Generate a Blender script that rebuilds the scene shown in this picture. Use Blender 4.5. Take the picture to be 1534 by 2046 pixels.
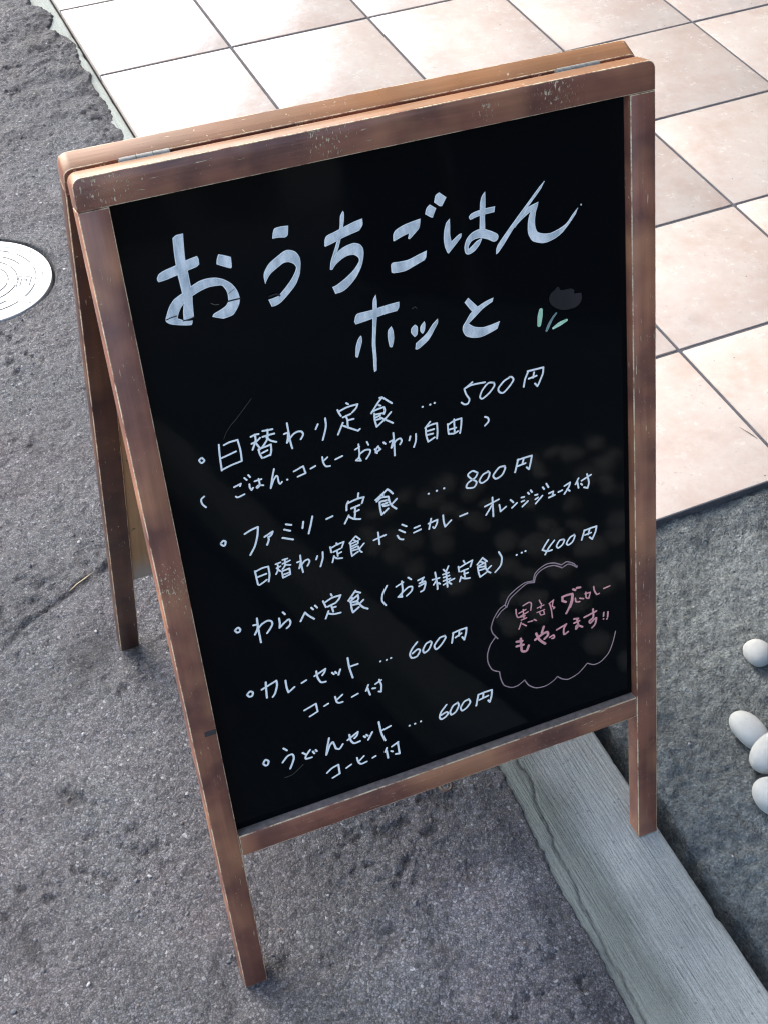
import bpy, bmesh, math, random
import numpy as np
from mathutils import Vector, Matrix
from mathutils.geometry import tessellate_polygon

for o in list(bpy.data.objects):
    bpy.data.objects.remove(o, do_unlink=True)
SC = bpy.context.scene
COL = SC.collection

# ---------------------------------------------------------------- camera
cam_d = bpy.data.cameras.new('camera')
cam = bpy.data.objects.new('camera', cam_d)
COL.objects.link(cam)
CAM_POS = Vector((-0.50096, -2.85596, 1.39377))
c_right = Vector((0.911701, -0.410837, -0.003814))
c_down = Vector((-0.298215, -0.655334, -0.693978))
c_fwd = Vector((0.282612, 0.633838, -0.719986))
rot = Matrix((c_right, -c_down, -c_fwd)).transposed()
cam.matrix_world = Matrix.Translation(CAM_POS) @ rot.to_4x4()
cam_d.sensor_fit = 'VERTICAL'
cam_d.sensor_height = 36.0
cam_d.sensor_width = 27.0
cam_d.lens = 36.0 * 2794.82 / 2046.0
cam_d.clip_start = 0.05
cam_d.clip_end = 400
SC.camera = cam

# ---------------------------------------------------------------- sky, sun, exposure
SUN_AZ = math.radians(-20)      # from +Y towards -X
SUN_EL = math.radians(41)
world = bpy.data.worlds.new('World')
SC.world = world
world.use_nodes = True
wn = world.node_tree
sky = wn.nodes.new('ShaderNodeTexSky')
sky.sky_type = 'NISHITA'
sky.sun_disc = False
sky.sun_elevation = SUN_EL
sky.sun_rotation = SUN_AZ
sky.air_density = 1.0
sky.dust_density = 3.0
sky.ozone_density = 0.6
wn.links.new(sky.outputs[0], wn.nodes['Background'].inputs[0])
wn.nodes['Background'].inputs[1].default_value = 0.15
sun_d = bpy.data.lights.new('sun', 'SUN')
sun_d.energy = 0.9
sun_d.angle = math.radians(80)
sun_d.color = (0.98, 1.0, 0.985)
sun = bpy.data.objects.new('sun', sun_d)
COL.objects.link(sun)
sdir = Vector((math.sin(SUN_AZ) * math.cos(SUN_EL), math.cos(SUN_AZ) * math.cos(SUN_EL), math.sin(SUN_EL)))
sun.location = sdir * 20
sun.rotation_euler = (-sdir).to_track_quat('-Z', 'Y').to_euler()
SC.view_settings.view_transform = 'Standard'
SC.view_settings.look = 'None'
SC.view_settings.gamma = 1.0
SC.view_settings.exposure = 1.95
SC.render.engine = 'CYCLES'
SC.cycles.use_denoising = True
SC.cycles.filter_width = 1.15

# ---------------------------------------------------------------- helpers
rng = np.random.default_rng(7)


def tag(o, label=None, cat=None, group=None, kind=None):
    if label: o['label'] = label
    if cat: o['category'] = cat
    if group: o['group'] = group
    if kind: o['kind'] = kind
    return o


def link(name, me, parent=None, mats=(), loc=None):
    o = bpy.data.objects.new(name, me)
    COL.objects.link(o)
    for m in mats:
        if me is not None and m.name not in [x.name for x in me.materials]:
            me.materials.append(m)
    if parent: o.parent = parent
    if loc is not None: o.location = loc
    return o


def bm_mesh(bm, name, smooth=False):
    bmesh.ops.recalc_face_normals(bm, faces=bm.faces)
    me = bpy.data.meshes.new(name)
    bm.to_mesh(me)
    bm.free()
    if smooth:
        me.polygons.foreach_set('use_smooth', [True] * len(me.polygons))
    return me


def grid_mesh(name, X, Y, Z, attrs=None):
    """X, Y, Z: 2-D arrays (rows, columns)."""
    r, c = Z.shape
    me = bpy.data.meshes.new(name)
    co = np.stack([X, Y, Z], -1).reshape(-1, 3)
    idx = np.arange(r * c).reshape(r, c)
    f = np.stack([idx[:-1, :-1], idx[:-1, 1:], idx[1:, 1:], idx[1:, :-1]], -1).reshape(-1, 4)
    me.vertices.add(len(co))
    me.vertices.foreach_set('co', co.ravel())
    me.loops.add(f.size)
    me.loops.foreach_set('vertex_index', f.ravel().astype(np.int32))
    me.polygons.add(len(f))
    me.polygons.foreach_set('loop_start', np.arange(0, f.size, 4, dtype=np.int32))
    me.polygons.foreach_set('use_smooth', np.ones(len(f), dtype=bool))
    me.update(calc_edges=True)
    for k, v in (attrs or {}).items():
        a = me.attributes.new(k, 'FLOAT', 'POINT')
        a.data.foreach_set('value', np.ascontiguousarray(v, dtype=np.float32).ravel())
    return me


def hsh(i, j, s):
    n = (i.astype(np.int64) * 374761393 + j.astype(np.int64) * 668265263 + s * 974634777) & 0x7fffffff
    n = ((n ^ (n >> 13)) * 1274126177) & 0x7fffffff
    return ((n ^ (n >> 16)) & 0xffff) / 65535.0


def vn(x, y, sc, s=0):
    x = x * sc + 1000; y = y * sc + 1000
    i = np.floor(x); j = np.floor(y)
    fx = x - i; fy = y - j
    fx = fx * fx * (3 - 2 * fx); fy = fy * fy * (3 - 2 * fy)
    a = hsh(i, j, s); b = hsh(i + 1, j, s); c = hsh(i, j + 1, s); d = hsh(i + 1, j + 1, s)
    return (a * (1 - fx) + b * fx) * (1 - fy) + (c * (1 - fx) + d * fx) * fy - 0.5


def fbm(x, y, sc, s=0, n=3):
    return sum(vn(x, y, sc * 2 ** k, s + 11 * k) * 0.5 ** k for k in range(n))


def cells(x, y, sc, s=0):
    """distance to the nearest jittered point and that point's random number"""
    x = x * sc + 1000; y = y * sc + 1000
    i = np.floor(x); j = np.floor(y)
    best = np.full(x.shape, 9.0); rnd = np.zeros(x.shape)
    for di in (-1, 0, 1):
        for dj in (-1, 0, 1):
            a = i + di; b = j + dj
            px = a + hsh(a, b, s); py = b + hsh(a, b, s + 5)
            d = np.hypot(px - x, py - y)
            m = d < best
            best = np.where(m, d, best); rnd = np.where(m, hsh(a, b, s + 9), rnd)
    return best, rnd


def sstep(a, b, t):
    t = np.clip((t - a) / (b - a), 0, 1)
    return t * t * (3 - 2 * t)


def poly_dist(x, y, pts):
    d = np.full(x.shape, 9.0)
    for (ax, ay), (bx, by) in zip(pts[:-1], pts[1:]):
        vx, vy = bx - ax, by - ay
        t = np.clip(((x - ax) * vx + (y - ay) * vy) / (vx * vx + vy * vy), 0, 1)
        d = np.minimum(d, np.hypot(x - ax - t * vx, y - ay - t * vy))
    return d


# ---------------------------------------------------------------- materials
class M:
    def __init__(self, name, rough=0.6, spec=0.5, metal=0.0):
        self.m = bpy.data.materials.new(name)
        self.m.use_nodes = True
        self.t = self.m.node_tree
        self.b = self.t.nodes['Principled BSDF']
        self.b.inputs['Roughness'].default_value = rough
        self.b.inputs['Specular IOR Level'].default_value = spec
        self.b.inputs['Metallic'].default_value = metal
        self._co = None

    def n(self, ty, **kw):
        nd = self.t.nodes.new(ty)
        for k, v in kw.items():
            setattr(nd, k, v)
        return nd

    def put(self, sock, v):
        if isinstance(v, (int, float)):
            sock.default_value = v
        elif isinstance(v, (tuple, list)):
            sock.default_value = tuple(v) + ((1.0,) if len(v) == 3 and sock.type == 'RGBA' else ())
        else:
            self.t.links.new(v, sock)

    def co(self, scale=(1, 1, 1), rot=(0, 0, 0)):
        if self._co is None:
            self._co = self.n('ShaderNodeTexCoord').outputs['Object']
        if tuple(scale) == (1, 1, 1) and tuple(rot) == (0, 0, 0):
            return self._co
        mp = self.n('ShaderNodeMapping')
        mp.inputs['Scale'].default_value = scale
        mp.inputs['Rotation'].default_value = rot
        self.t.links.new(self._co, mp.inputs[0])
        return mp.outputs[0]

    def noise(self, sc, detail=3, rough=0.55, co=None, dist=0.0):
        nd = self.n('ShaderNodeTexNoise')
        self.put(nd.inputs['Vector'], co if co is not None else self.co())
        nd.inputs['Scale'].default_value = sc
        nd.inputs['Detail'].default_value = detail
        nd.inputs['Roughness'].default_value = rough
        nd.inputs['Distortion'].default_value = dist
        return nd.outputs['Fac']

    def vor(self, sc, feature='F1', co=None, out='Distance', rand=1.0):
        nd = self.n('ShaderNodeTexVoronoi', feature=feature)
        self.put(nd.inputs['Vector'], co if co is not None else self.co())
        nd.inputs['Scale'].default_value = sc
        nd.inputs['Randomness'].default_value = rand
        return nd.outputs[out]

    def attr(self, name):
        return self.n('ShaderNodeAttribute', attribute_name=name).outputs['Fac']

    def rng(self, v, a, b, c=0.0, d=1.0, smooth=False):
        nd = self.n('ShaderNodeMapRange')
        if smooth: nd.interpolation_type = 'SMOOTHSTEP'
        self.put(nd.inputs['Value'], v)
        for k, w in zip(('From Min', 'From Max', 'To Min', 'To Max'), (a, b, c, d)):
            nd.inputs[k].default_value = w
        return nd.outputs[0]

    def math(self, op, a, b=0.0):
        nd = self.n('ShaderNodeMath', operation=op)
        self.put(nd.inputs[0], a); self.put(nd.inputs[1], b)
        return nd.outputs[0]

    def mix(self, f, a, b, mode='MIX'):
        nd = self.n('ShaderNodeMix', data_type='RGBA', blend_type=mode)
        self.put(nd.inputs['Factor'], f)
        self.put(nd.inputs[6], a); self.put(nd.inputs[7], b)
        return nd.outputs[2]

    def mul(self, col, f):
        """colour times a scalar"""
        nd = self.n('ShaderNodeVectorMath', operation='SCALE')
        self.put(nd.inputs[0], col)
        self.put(nd.inputs['Scale'], f)
        return nd.outputs[0]

    def sep(self):
        nd = self.n('ShaderNodeSeparateXYZ')
        self.put(nd.inputs[0], self.co())
        return nd.outputs

    def bump(self, h, dist, strength=1.0):
        nd = self.n('ShaderNodeBump')
        nd.inputs['Distance'].default_value = dist
        nd.inputs['Strength'].default_value = strength
        self.put(nd.inputs['Height'], h)
        prev = self.b.inputs['Normal'].links
        if prev:
            self.t.links.new(prev[0].from_socket, nd.inputs['Normal'])
        self.t.links.new(nd.outputs[0], self.b.inputs['Normal'])

    def col(self, c): self.put(self.b.inputs['Base Color'], c)

    def rough(self, r): self.put(self.b.inputs['Roughness'], r)


def mat_asphalt():
    """stones of mixed greys in darker binder"""
    k = M('asphalt', 0.8, 0.4)
    wob = k.n('ShaderNodeVectorMath', operation='ADD'); k.put(wob.inputs[0], k.co())
    nz = k.n('ShaderNodeTexNoise'); nz.inputs['Scale'].default_value = 300; k.put(nz.inputs['Vector'], k.co())
    sc = k.n('ShaderNodeVectorMath', operation='SCALE'); k.put(sc.inputs[0], nz.outputs['Color']); sc.inputs['Scale'].default_value = 0.0035
    k.put(wob.inputs[1], sc.outputs[0])
    co = wob.outputs[0]
    c1 = k.n('ShaderNodeTexVoronoi'); k.put(c1.inputs['Vector'], co); c1.inputs['Scale'].default_value = 330
    rnd = k.n('ShaderNodeSeparateColor'); k.put(rnd.inputs[0], c1.outputs['Color'])
    c2 = k.n('ShaderNodeTexVoronoi'); k.put(c2.inputs['Vector'], co); c2.inputs['Scale'].default_value = 105
    rn2 = k.n('ShaderNodeSeparateColor'); k.put(rn2.inputs[0], c2.outputs['Color'])
    base = k.mix(k.noise(14, 3), (0.104, 0.109, 0.121), (0.142, 0.148, 0.160))
    base = k.mix(k.rng(k.noise(5, 3), 0.42, 0.65), base, (0.126, 0.120, 0.131))
    base = k.mul(base, k.rng(rnd.outputs[0], 0, 1, 0.55, 1.45))
    base = k.mul(base, k.rng(k.vor(330, 'DISTANCE_TO_EDGE', co), 0.0, 0.22, 0.45, 1.12))
    big = k.math('MULTIPLY', k.rng(c2.outputs['Distance'], 0.40, 0.30), k.rng(rn2.outputs[0], 0.86, 0.88))
    base = k.mix(k.math('MULTIPLY', big, 0.7), base, k.mix(k.rng(rn2.outputs[1], 0, 1), (0.075, 0.082, 0.09), (0.15, 0.135, 0.13)))
    base = k.mul(base, k.rng(k.noise(1100, 2, 0.6), 0.3, 0.7, 0.72, 1.28))
    pale = k.rng(rnd.outputs[1], 0.985, 0.992)
    base = k.mix(k.math('MULTIPLY', pale, 0.6), base, (0.40, 0.41, 0.42))
    k.col(k.mul(base, k.attr('tone')))
    k.rough(k.rng(rnd.outputs[2], 0, 1, 0.42, 0.9))
    h = k.math('ADD', k.noise(520, 4, 0.66, co), k.math('MULTIPLY', c1.outputs['Distance'], -0.30))
    h = k.math('ADD', h, k.math('MULTIPLY', k.noise(120, 3, 0.6), 0.7))
    k.bump(h, 0.0058)
    return k.m


def mat_kerb():
    k = M('brushed_concrete', 0.85, 0.35)
    br = k.noise(1, 4, 0.6, k.co((380, 26, 26)))
    br2 = k.noise(1, 3, 0.6, k.co((150, 4, 4)))
    base = k.mix(k.noise(12, 4, 0.6), (0.245, 0.262, 0.250), (0.350, 0.366, 0.352))
    base = k.mul(base, k.rng(br, 0.3, 0.7, 0.86, 1.12))
    sx = k.sep()
    edge = k.rng(k.math('ADD', sx[0], k.math('MULTIPLY', k.noise(16, 4), 0.05)), 0.052, 0.084)   # earthy margin along the road
    base = k.mix(k.math('MULTIPLY', k.math('SUBTRACT', 1.0, edge), 0.9), base, (0.145, 0.160, 0.142))
    base = k.mul(base, k.rng(k.noise(300, 2), 0.3, 0.7, 0.88, 1.1))
    pv = k.n('ShaderNodeTexVoronoi'); k.put(pv.inputs['Vector'], k.co()); pv.inputs['Scale'].default_value = 150
    ps = k.n('ShaderNodeSeparateColor'); k.put(ps.inputs[0], pv.outputs['Color'])
    pore = k.math('MULTIPLY', k.rng(pv.outputs['Distance'], 0.26, 0.16), k.rng(ps.outputs[0], 0.90, 0.91))
    base = k.mix(k.math('MULTIPLY', pore, 0.6), base, (0.09, 0.10, 0.098))
    k.col(k.mul(base, k.attr('tone')))
    k.bump(k.math('ADD', br, k.math('MULTIPLY', br2, 0.9)), 0.0026)
    k.bump(k.noise(600, 4, .6), 0.0011)
    return k.m


def mat_bed():
    k = M('dark_rough_concrete', 0.8, 0.35)
    base = k.mix(k.noise(9, 4, 0.6), (0.098, 0.113, 0.114), (0.150, 0.168, 0.169))
    base = k.mul(base, k.rng(k.noise(420, 4, 0.7), 0.32, 0.68, 0.58, 1.42))
    base = k.mul(base, k.rng(k.noise(90, 4, 0.6), 0.3, 0.7, 0.75, 1.25))
    v = k.n('ShaderNodeTexVoronoi'); k.put(v.inputs['Vector'], k.co()); v.inputs['Scale'].default_value = 300
    r = k.n('ShaderNodeSeparateColor'); k.put(r.inputs[0], v.outputs['Color'])
    base = k.mul(base, k.rng(r.outputs[0], 0, 1, 0.7, 1.3))
    k.col(k.mul(base, k.attr('tone')))
    h = k.math('ADD', k.noise(330, 5, 0.66), k.math('MULTIPLY', k.noise(110, 3, .6), 1.6))
    k.bump(h, 0.0064)
    k.rough(k.rng(r.outputs[1], 0, 1, 0.5, 0.9))
    return k.m


def mat_tile(i):
    k = M('glazed_stone_tile', 0.35, 0.75)
    oi = k.n('ShaderNodeObjectInfo')
    vm = k.n('ShaderNodeVectorMath', operation='ADD'); k.put(vm.inputs[0], k.co())
    lo = k.n('ShaderNodeVectorMath', operation='SCALE'); k.put(lo.inputs[0], oi.outputs['Location']); lo.inputs['Scale'].default_value = 3.7
    k.put(vm.inputs[1], lo.outputs[0])
    co = vm.outputs[0]
    n1 = k.noise(9, 5, 0.62, co)
    n2 = k.noise(34, 6, 0.72, co)
    base = k.mix(k.rng(n1, 0.35, 0.65), (0.395, 0.318, 0.272), (0.445, 0.398, 0.356))
    base = k.mix(k.math('MULTIPLY', k.rng(n2, 0.42, 0.72), 0.55), base, (0.485, 0.45, 0.41))
    base = k.mix(k.math('MULTIPLY', k.rng(k.noise(13, 5, 0.7, co), 0.55, 0.75), 0.45), base, (0.29, 0.265, 0.243))
    fl = k.math('MULTIPLY', k.rng(k.noise(150, 4, 0.7, co), 0.58, 0.68), k.rng(k.noise(18, 3, 0.6, co), 0.5, 0.62))
    base = k.mix(k.math('MULTIPLY', fl, 0.65), base, (0.25, 0.21, 0.19))
    v = k.n('ShaderNodeTexVoronoi'); k.put(v.inputs['Vector'], co); v.inputs['Scale'].default_value = 30
    rs = k.n('ShaderNodeSeparateColor'); k.put(rs.inputs[0], v.outputs['Color'])
    dot = k.math('MULTIPLY', k.rng(v.outputs['Distance'], 0.05, 0.035), k.rng(rs.outputs[0], 0.72, 0.74))
    base = k.mix(k.math('MULTIPLY', dot, 0.8), base, (0.09, 0.08, 0.075))
    tone = k.rng(oi.outputs['Random'], 0, 1, 0.88, 1.08)
    k.col(k.mul(base, tone))
    k.rough(k.rng(n2, 0.3, 0.7, 0.17, 0.30))
    k.bump(k.noise(40, 4, 0.6, co), 0.0006)
    return k.m


def mat_grout():
    k = M('grout', 0.9, 0.3)
    k.col(k.mul(k.mix(k.noise(30, 3), (0.045, 0.047, 0.054), (0.10, 0.10, 0.108)), k.rng(k.noise(400, 2), 0.3, 0.7, 0.75, 1.25)))
    k.bump(k.noise(400, 3), 0.001)
    return k.m


def mat_wood(name, axis, raw=False, dark=1.0, spots=(), tan=0.0):
    """stained, varnished wood; grain runs along local axis 0 (u) or 1 (v); spots: rubbed places (u, v, radius)"""
    k = M(name, 0.36, 0.5)
    s = (6, 170, 170) if axis == 0 else (170, 6, 170)
    g = k.noise(1, 4, 0.6, k.co(s))
    blot = k.noise(15, 4, 0.55)
    base = k.mix(k.rng(blot, 0.38, 0.62), (0.135, 0.052, 0.037), (0.265, 0.102, 0.062))
    base = k.mix(k.math('MULTIPLY', k.rng(k.noise(8, 3), 0.48, 0.62), 0.8), base, (0.43, 0.190, 0.096))
    base = k.mix(k.math('MULTIPLY', k.rng(k.noise(11, 3, .5, k.co((1, 1.7, 1), (0, 0, .4))), 0.60, 0.70), 0.4), base, (0.14, 0.062, 0.050))
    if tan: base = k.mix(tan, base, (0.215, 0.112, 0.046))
    base = k.mul(base, k.rng(g, 0.25, 0.75, 0.80, 1.18))
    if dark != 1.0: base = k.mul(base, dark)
    st = (45, 420, 420) if axis == 0 else (420, 45, 420)
    sc = k.rng(k.noise(1, 3, 0.65, k.co(st)), 0.66, 0.69)
    sc2 = k.rng(k.noise(240, 4, 0.7), 0.66, 0.70)
    where = k.rng(k.noise(10, 3, 0.6), 0.44, 0.56)
    f = k.math('MULTIPLY', k.math('MAXIMUM', sc, sc2), where)
    for (u, v, rad) in spots:
        dn = k.n('ShaderNodeVectorMath', operation='DISTANCE'); k.put(dn.inputs[0], k.co()); dn.inputs[1].default_value = (u, v, 0)
        near = k.rng(dn.outputs['Value'], rad, rad * .25)
        rub = k.rng(k.math('ADD', k.noise(300, 5, 0.75, k.co((1.5, .6, 1))), k.math('MULTIPLY', near, 0.075)), 0.63, 0.66)
        f = k.math('MAXIMUM', f, k.math('MULTIPLY', rub, k.rng(near, 0.02, 0.2)))
    if raw:
        e = k.rng(k.noise(1, 6, 0.72, k.co((36, 36, 60))), 0.40, 0.52)
        e = k.math('MULTIPLY', e, k.rng(k.noise(420, 3, .7), .36, .5, .35, 1.0))
        f = k.math('MAXIMUM', f, e)
    base = k.mix(f, base, k.mix(k.noise(60, 3), (0.56, 0.40, 0.21), (0.78, 0.64, 0.44)))
    k.col(base)
    k.rough(k.math('ADD', k.rng(k.noise(20, 3), 0.3, 0.7, 0.26, 0.42), k.math('MULTIPLY', f, 0.3)))
    k.bump(g, 0.00035)
    k.bump(k.math('SUBTRACT', 0.0, f), 0.0003)
    return k.m


def mat_plain(name, c, rough=0.6, metal=0.0, var=0.15, sc=60, spec=0.5, bump=0.0):
    k = M(name, rough, spec, metal)
    k.col(k.mul(k.mix(k.noise(sc / 6, 3), c, tuple(v * (1 - var) for v in c)), k.rng(k.noise(sc, 3), 0.3, 0.7, 1 - var, 1 + var)))
    if bump: k.bump(k.noise(sc * 3, 3), bump)
    return k.m


def mat_ink(name, a, b, sc, rough=0.45):
    k = M(name, rough, 0.4)
    f = k.rng(k.noise(sc, 4, 0.6, k.co((1, 0.35, 1), (0, 0, 0.5))), 0.35, 0.65)
    base = k.mix(f, a, b)
    base = k.mul(base, k.rng(k.noise(sc * 9, 3, 0.6), 0.3, 0.7, 0.88, 1.08))
    k.col(base)
    return k.m

# ---------------------------------------------------------------- handwriting, in tenths of a millimetre on the panel (across, up)
OUTLINES = [
    ['511,7704! 532,7731 583,7751 682,7771 766,7792 856,7806! 864,7778 862,7735! 838,7719 772,7707 672,7687 579,7671 519,7665! 510,7682',
     '689,7989! 719,8006 778,8008! 772,7954 762,7849 759,7770 763,7687 764,7605 766,7522 757,7441 750,7370 747,7321! 713,7312 658,7309! 666,7380 685,7459 683,7570 679,7636 676,7692 677,7800 680,7879 685,7947',
     '515,7339 533,7391 565,7450 611,7499 676,7530 770,7576 839,7601 905,7607 974,7597 1039,7567 1096,7515 1130,7451 1142,7387 1131,7338 1099,7290 1060,7254 980,7243! 893,7281! 908,7303 966,7323 1014,7345 1041,7377 1047,7432 1040,7473 1015,7518 973,7528 908,7532 835,7517 766,7492 701,7460 655,7416 625,7368 614,7337! 678,7301 731,7291! 714,7256 630,7274 549,7303',
     '1026,7781! 1072,7762 1124,7736! 1119,7653! 1106,7644 1051,7672 999,7703! 1006,7739'],
    ['1490,7849! 1509,7884 1564,7889 1627,7882! 1613,7808 1586,7792! 1537,7802 1481,7805!',
     '1367,7448! 1364,7514 1377,7554 1422,7609 1501,7655 1563,7684 1606,7684 1654,7659 1683,7609 1686,7554 1667,7464 1623,7387 1555,7322 1481,7266 1426,7246 1393,7247! 1374,7311! 1414,7315 1459,7323! 1517,7368 1585,7432 1631,7495 1643,7528 1625,7561 1585,7585 1541,7584 1486,7558 1431,7527 1402,7498'],
    ['1905,7649! 1913,7697 1934,7728 1994,7744 2094,7771 2185,7794 2254,7804! 2251,7751 2216,7708! 2136,7694 2060,7678 1983,7656 1911,7639!',
     '2095,7903! 2068,7863 2055,7787 2035,7713 2004,7641 1973,7575 1942,7509 1926,7440! 1944,7436 1975,7531 2011,7581 2042,7654 2071,7734 2096,7821 2104,7883',
     '1926,7440! 1941,7495 1977,7545 2026,7585 2089,7610 2157,7617 2207,7595 2232,7552 2228,7487 2200,7405 2144,7322 2060,7252 2005,7228 1947,7223! 1928,7288! 1968,7297 2048,7337 2130,7392 2183,7454 2179,7488 2145,7517 2093,7522 2039,7505 1982,7471 1948,7435!'],
    ['2497,7557! 2502,7611 2529,7645 2604,7672 2689,7686 2755,7693! 2745,7637 2727,7605 2644,7539! 2629,7546! 2641,7591! 2579,7576 2508,7553',
     '2453,7293! 2456,7356 2474,7374 2534,7368 2611,7368 2699,7389 2786,7410! 2777,7356 2759,7330! 2691,7309 2595,7279 2525,7276 2471,7281',
     '2848,7793! 2902,7749! 2865,7677! 2846,7684 2799,7720! 2815,7767',
     '2940,7876! 3001,7821! 2956,7755! 2934,7760 2887,7802! 2904,7856'],
    ['3016,7636! 2982,7607 2958,7546 2947,7467 2953,7398 2972,7341! 2983,7337! 3102,7447 3113,7485! 3089,7483 3015,7438! 3008,7498 3014,7570',
     '3353,7797! 3319,7761 3299,7699 3291,7598 3279,7482! 3332,7470! 3337,7580 3348,7674 3353,7761',
     '3190,7613! 3211,7634 3267,7647 3346,7652 3437,7651! 3426,7602! 3343,7601 3264,7596 3203,7584',
     'R:3412,7383,78 3362,7415,77 3292,7445,81 3228,7441,69 3179,7414,54 3149,7361,40 3156,7310,43 3204,7326,54 3255,7367,46 3287,7394,17'],
    ['3910,7774! 3846,7719 3715,7591 3570,7448 3445,7317 3424,7279 3418,7228! 3440,7239 3489,7289 3601,7423 3678,7503 3754,7589 3871,7708',
     '3601,7423! 3657,7489 3699,7529 3740,7574 3793,7592 3843,7603! 3835,7571 3816,7521 3803,7457 3803,7396 3820,7343 3872,7315 3944,7303 4039,7326 4107,7360 4163,7421 4221,7473! 4196,7420 4133,7348 4064,7283 3988,7244 3907,7226 3848,7232 3776,7264 3746,7305 3729,7358 3733,7436 3745,7488 3764,7532! 3683,7484',
     'R:4250,7490,14 4251,7488,14'],
    ['2081,6939! 2095,6983 2121,7005 2245,7007 2389,7019 2496,7021! 2489,6971 2467,6943! 2381,6941 2284,6931 2178,6920 2092,6913!',
     '2297,7133! 2268,7091 2255,7000 2230,6807 2215,6704 2212,6588 2206,6492 2208,6442! 2231,6451! 2243,6561 2248,6696 2267,6826 2289,6954 2300,7064',
     '2122,6805! 2094,6774 2068,6713 2055,6624! 2076,6616 2102,6676 2129,6746 2130,6794',
     '2401,6821! 2369,6790 2359,6725 2367,6636! 2391,6630 2415,6701 2416,6778'],
    ['2616,6781! 2582,6756 2575,6714 2605,6667! 2631,6685 2640,6751',
     '2705,6791! 2667,6754 2660,6707 2680,6678! 2702,6706 2712,6762',
     '2832,6785! 2779,6745 2714,6674 2609,6608! 2599,6556! 2623,6548 2727,6607 2794,6693 2828,6742'],
    ['3129,6902! 3091,6866! 3163,6754! 3216,6797!',
     '3367,6847! 3294,6831 3201,6796 3138,6753 3093,6696 3060,6655 3056,6607 3082,6556 3140,6524 3220,6510 3303,6524 3386,6548! 3416,6615! 3328,6602 3247,6598 3168,6623 3116,6665! 3174,6705 3259,6767 3358,6811!'],
]
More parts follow.
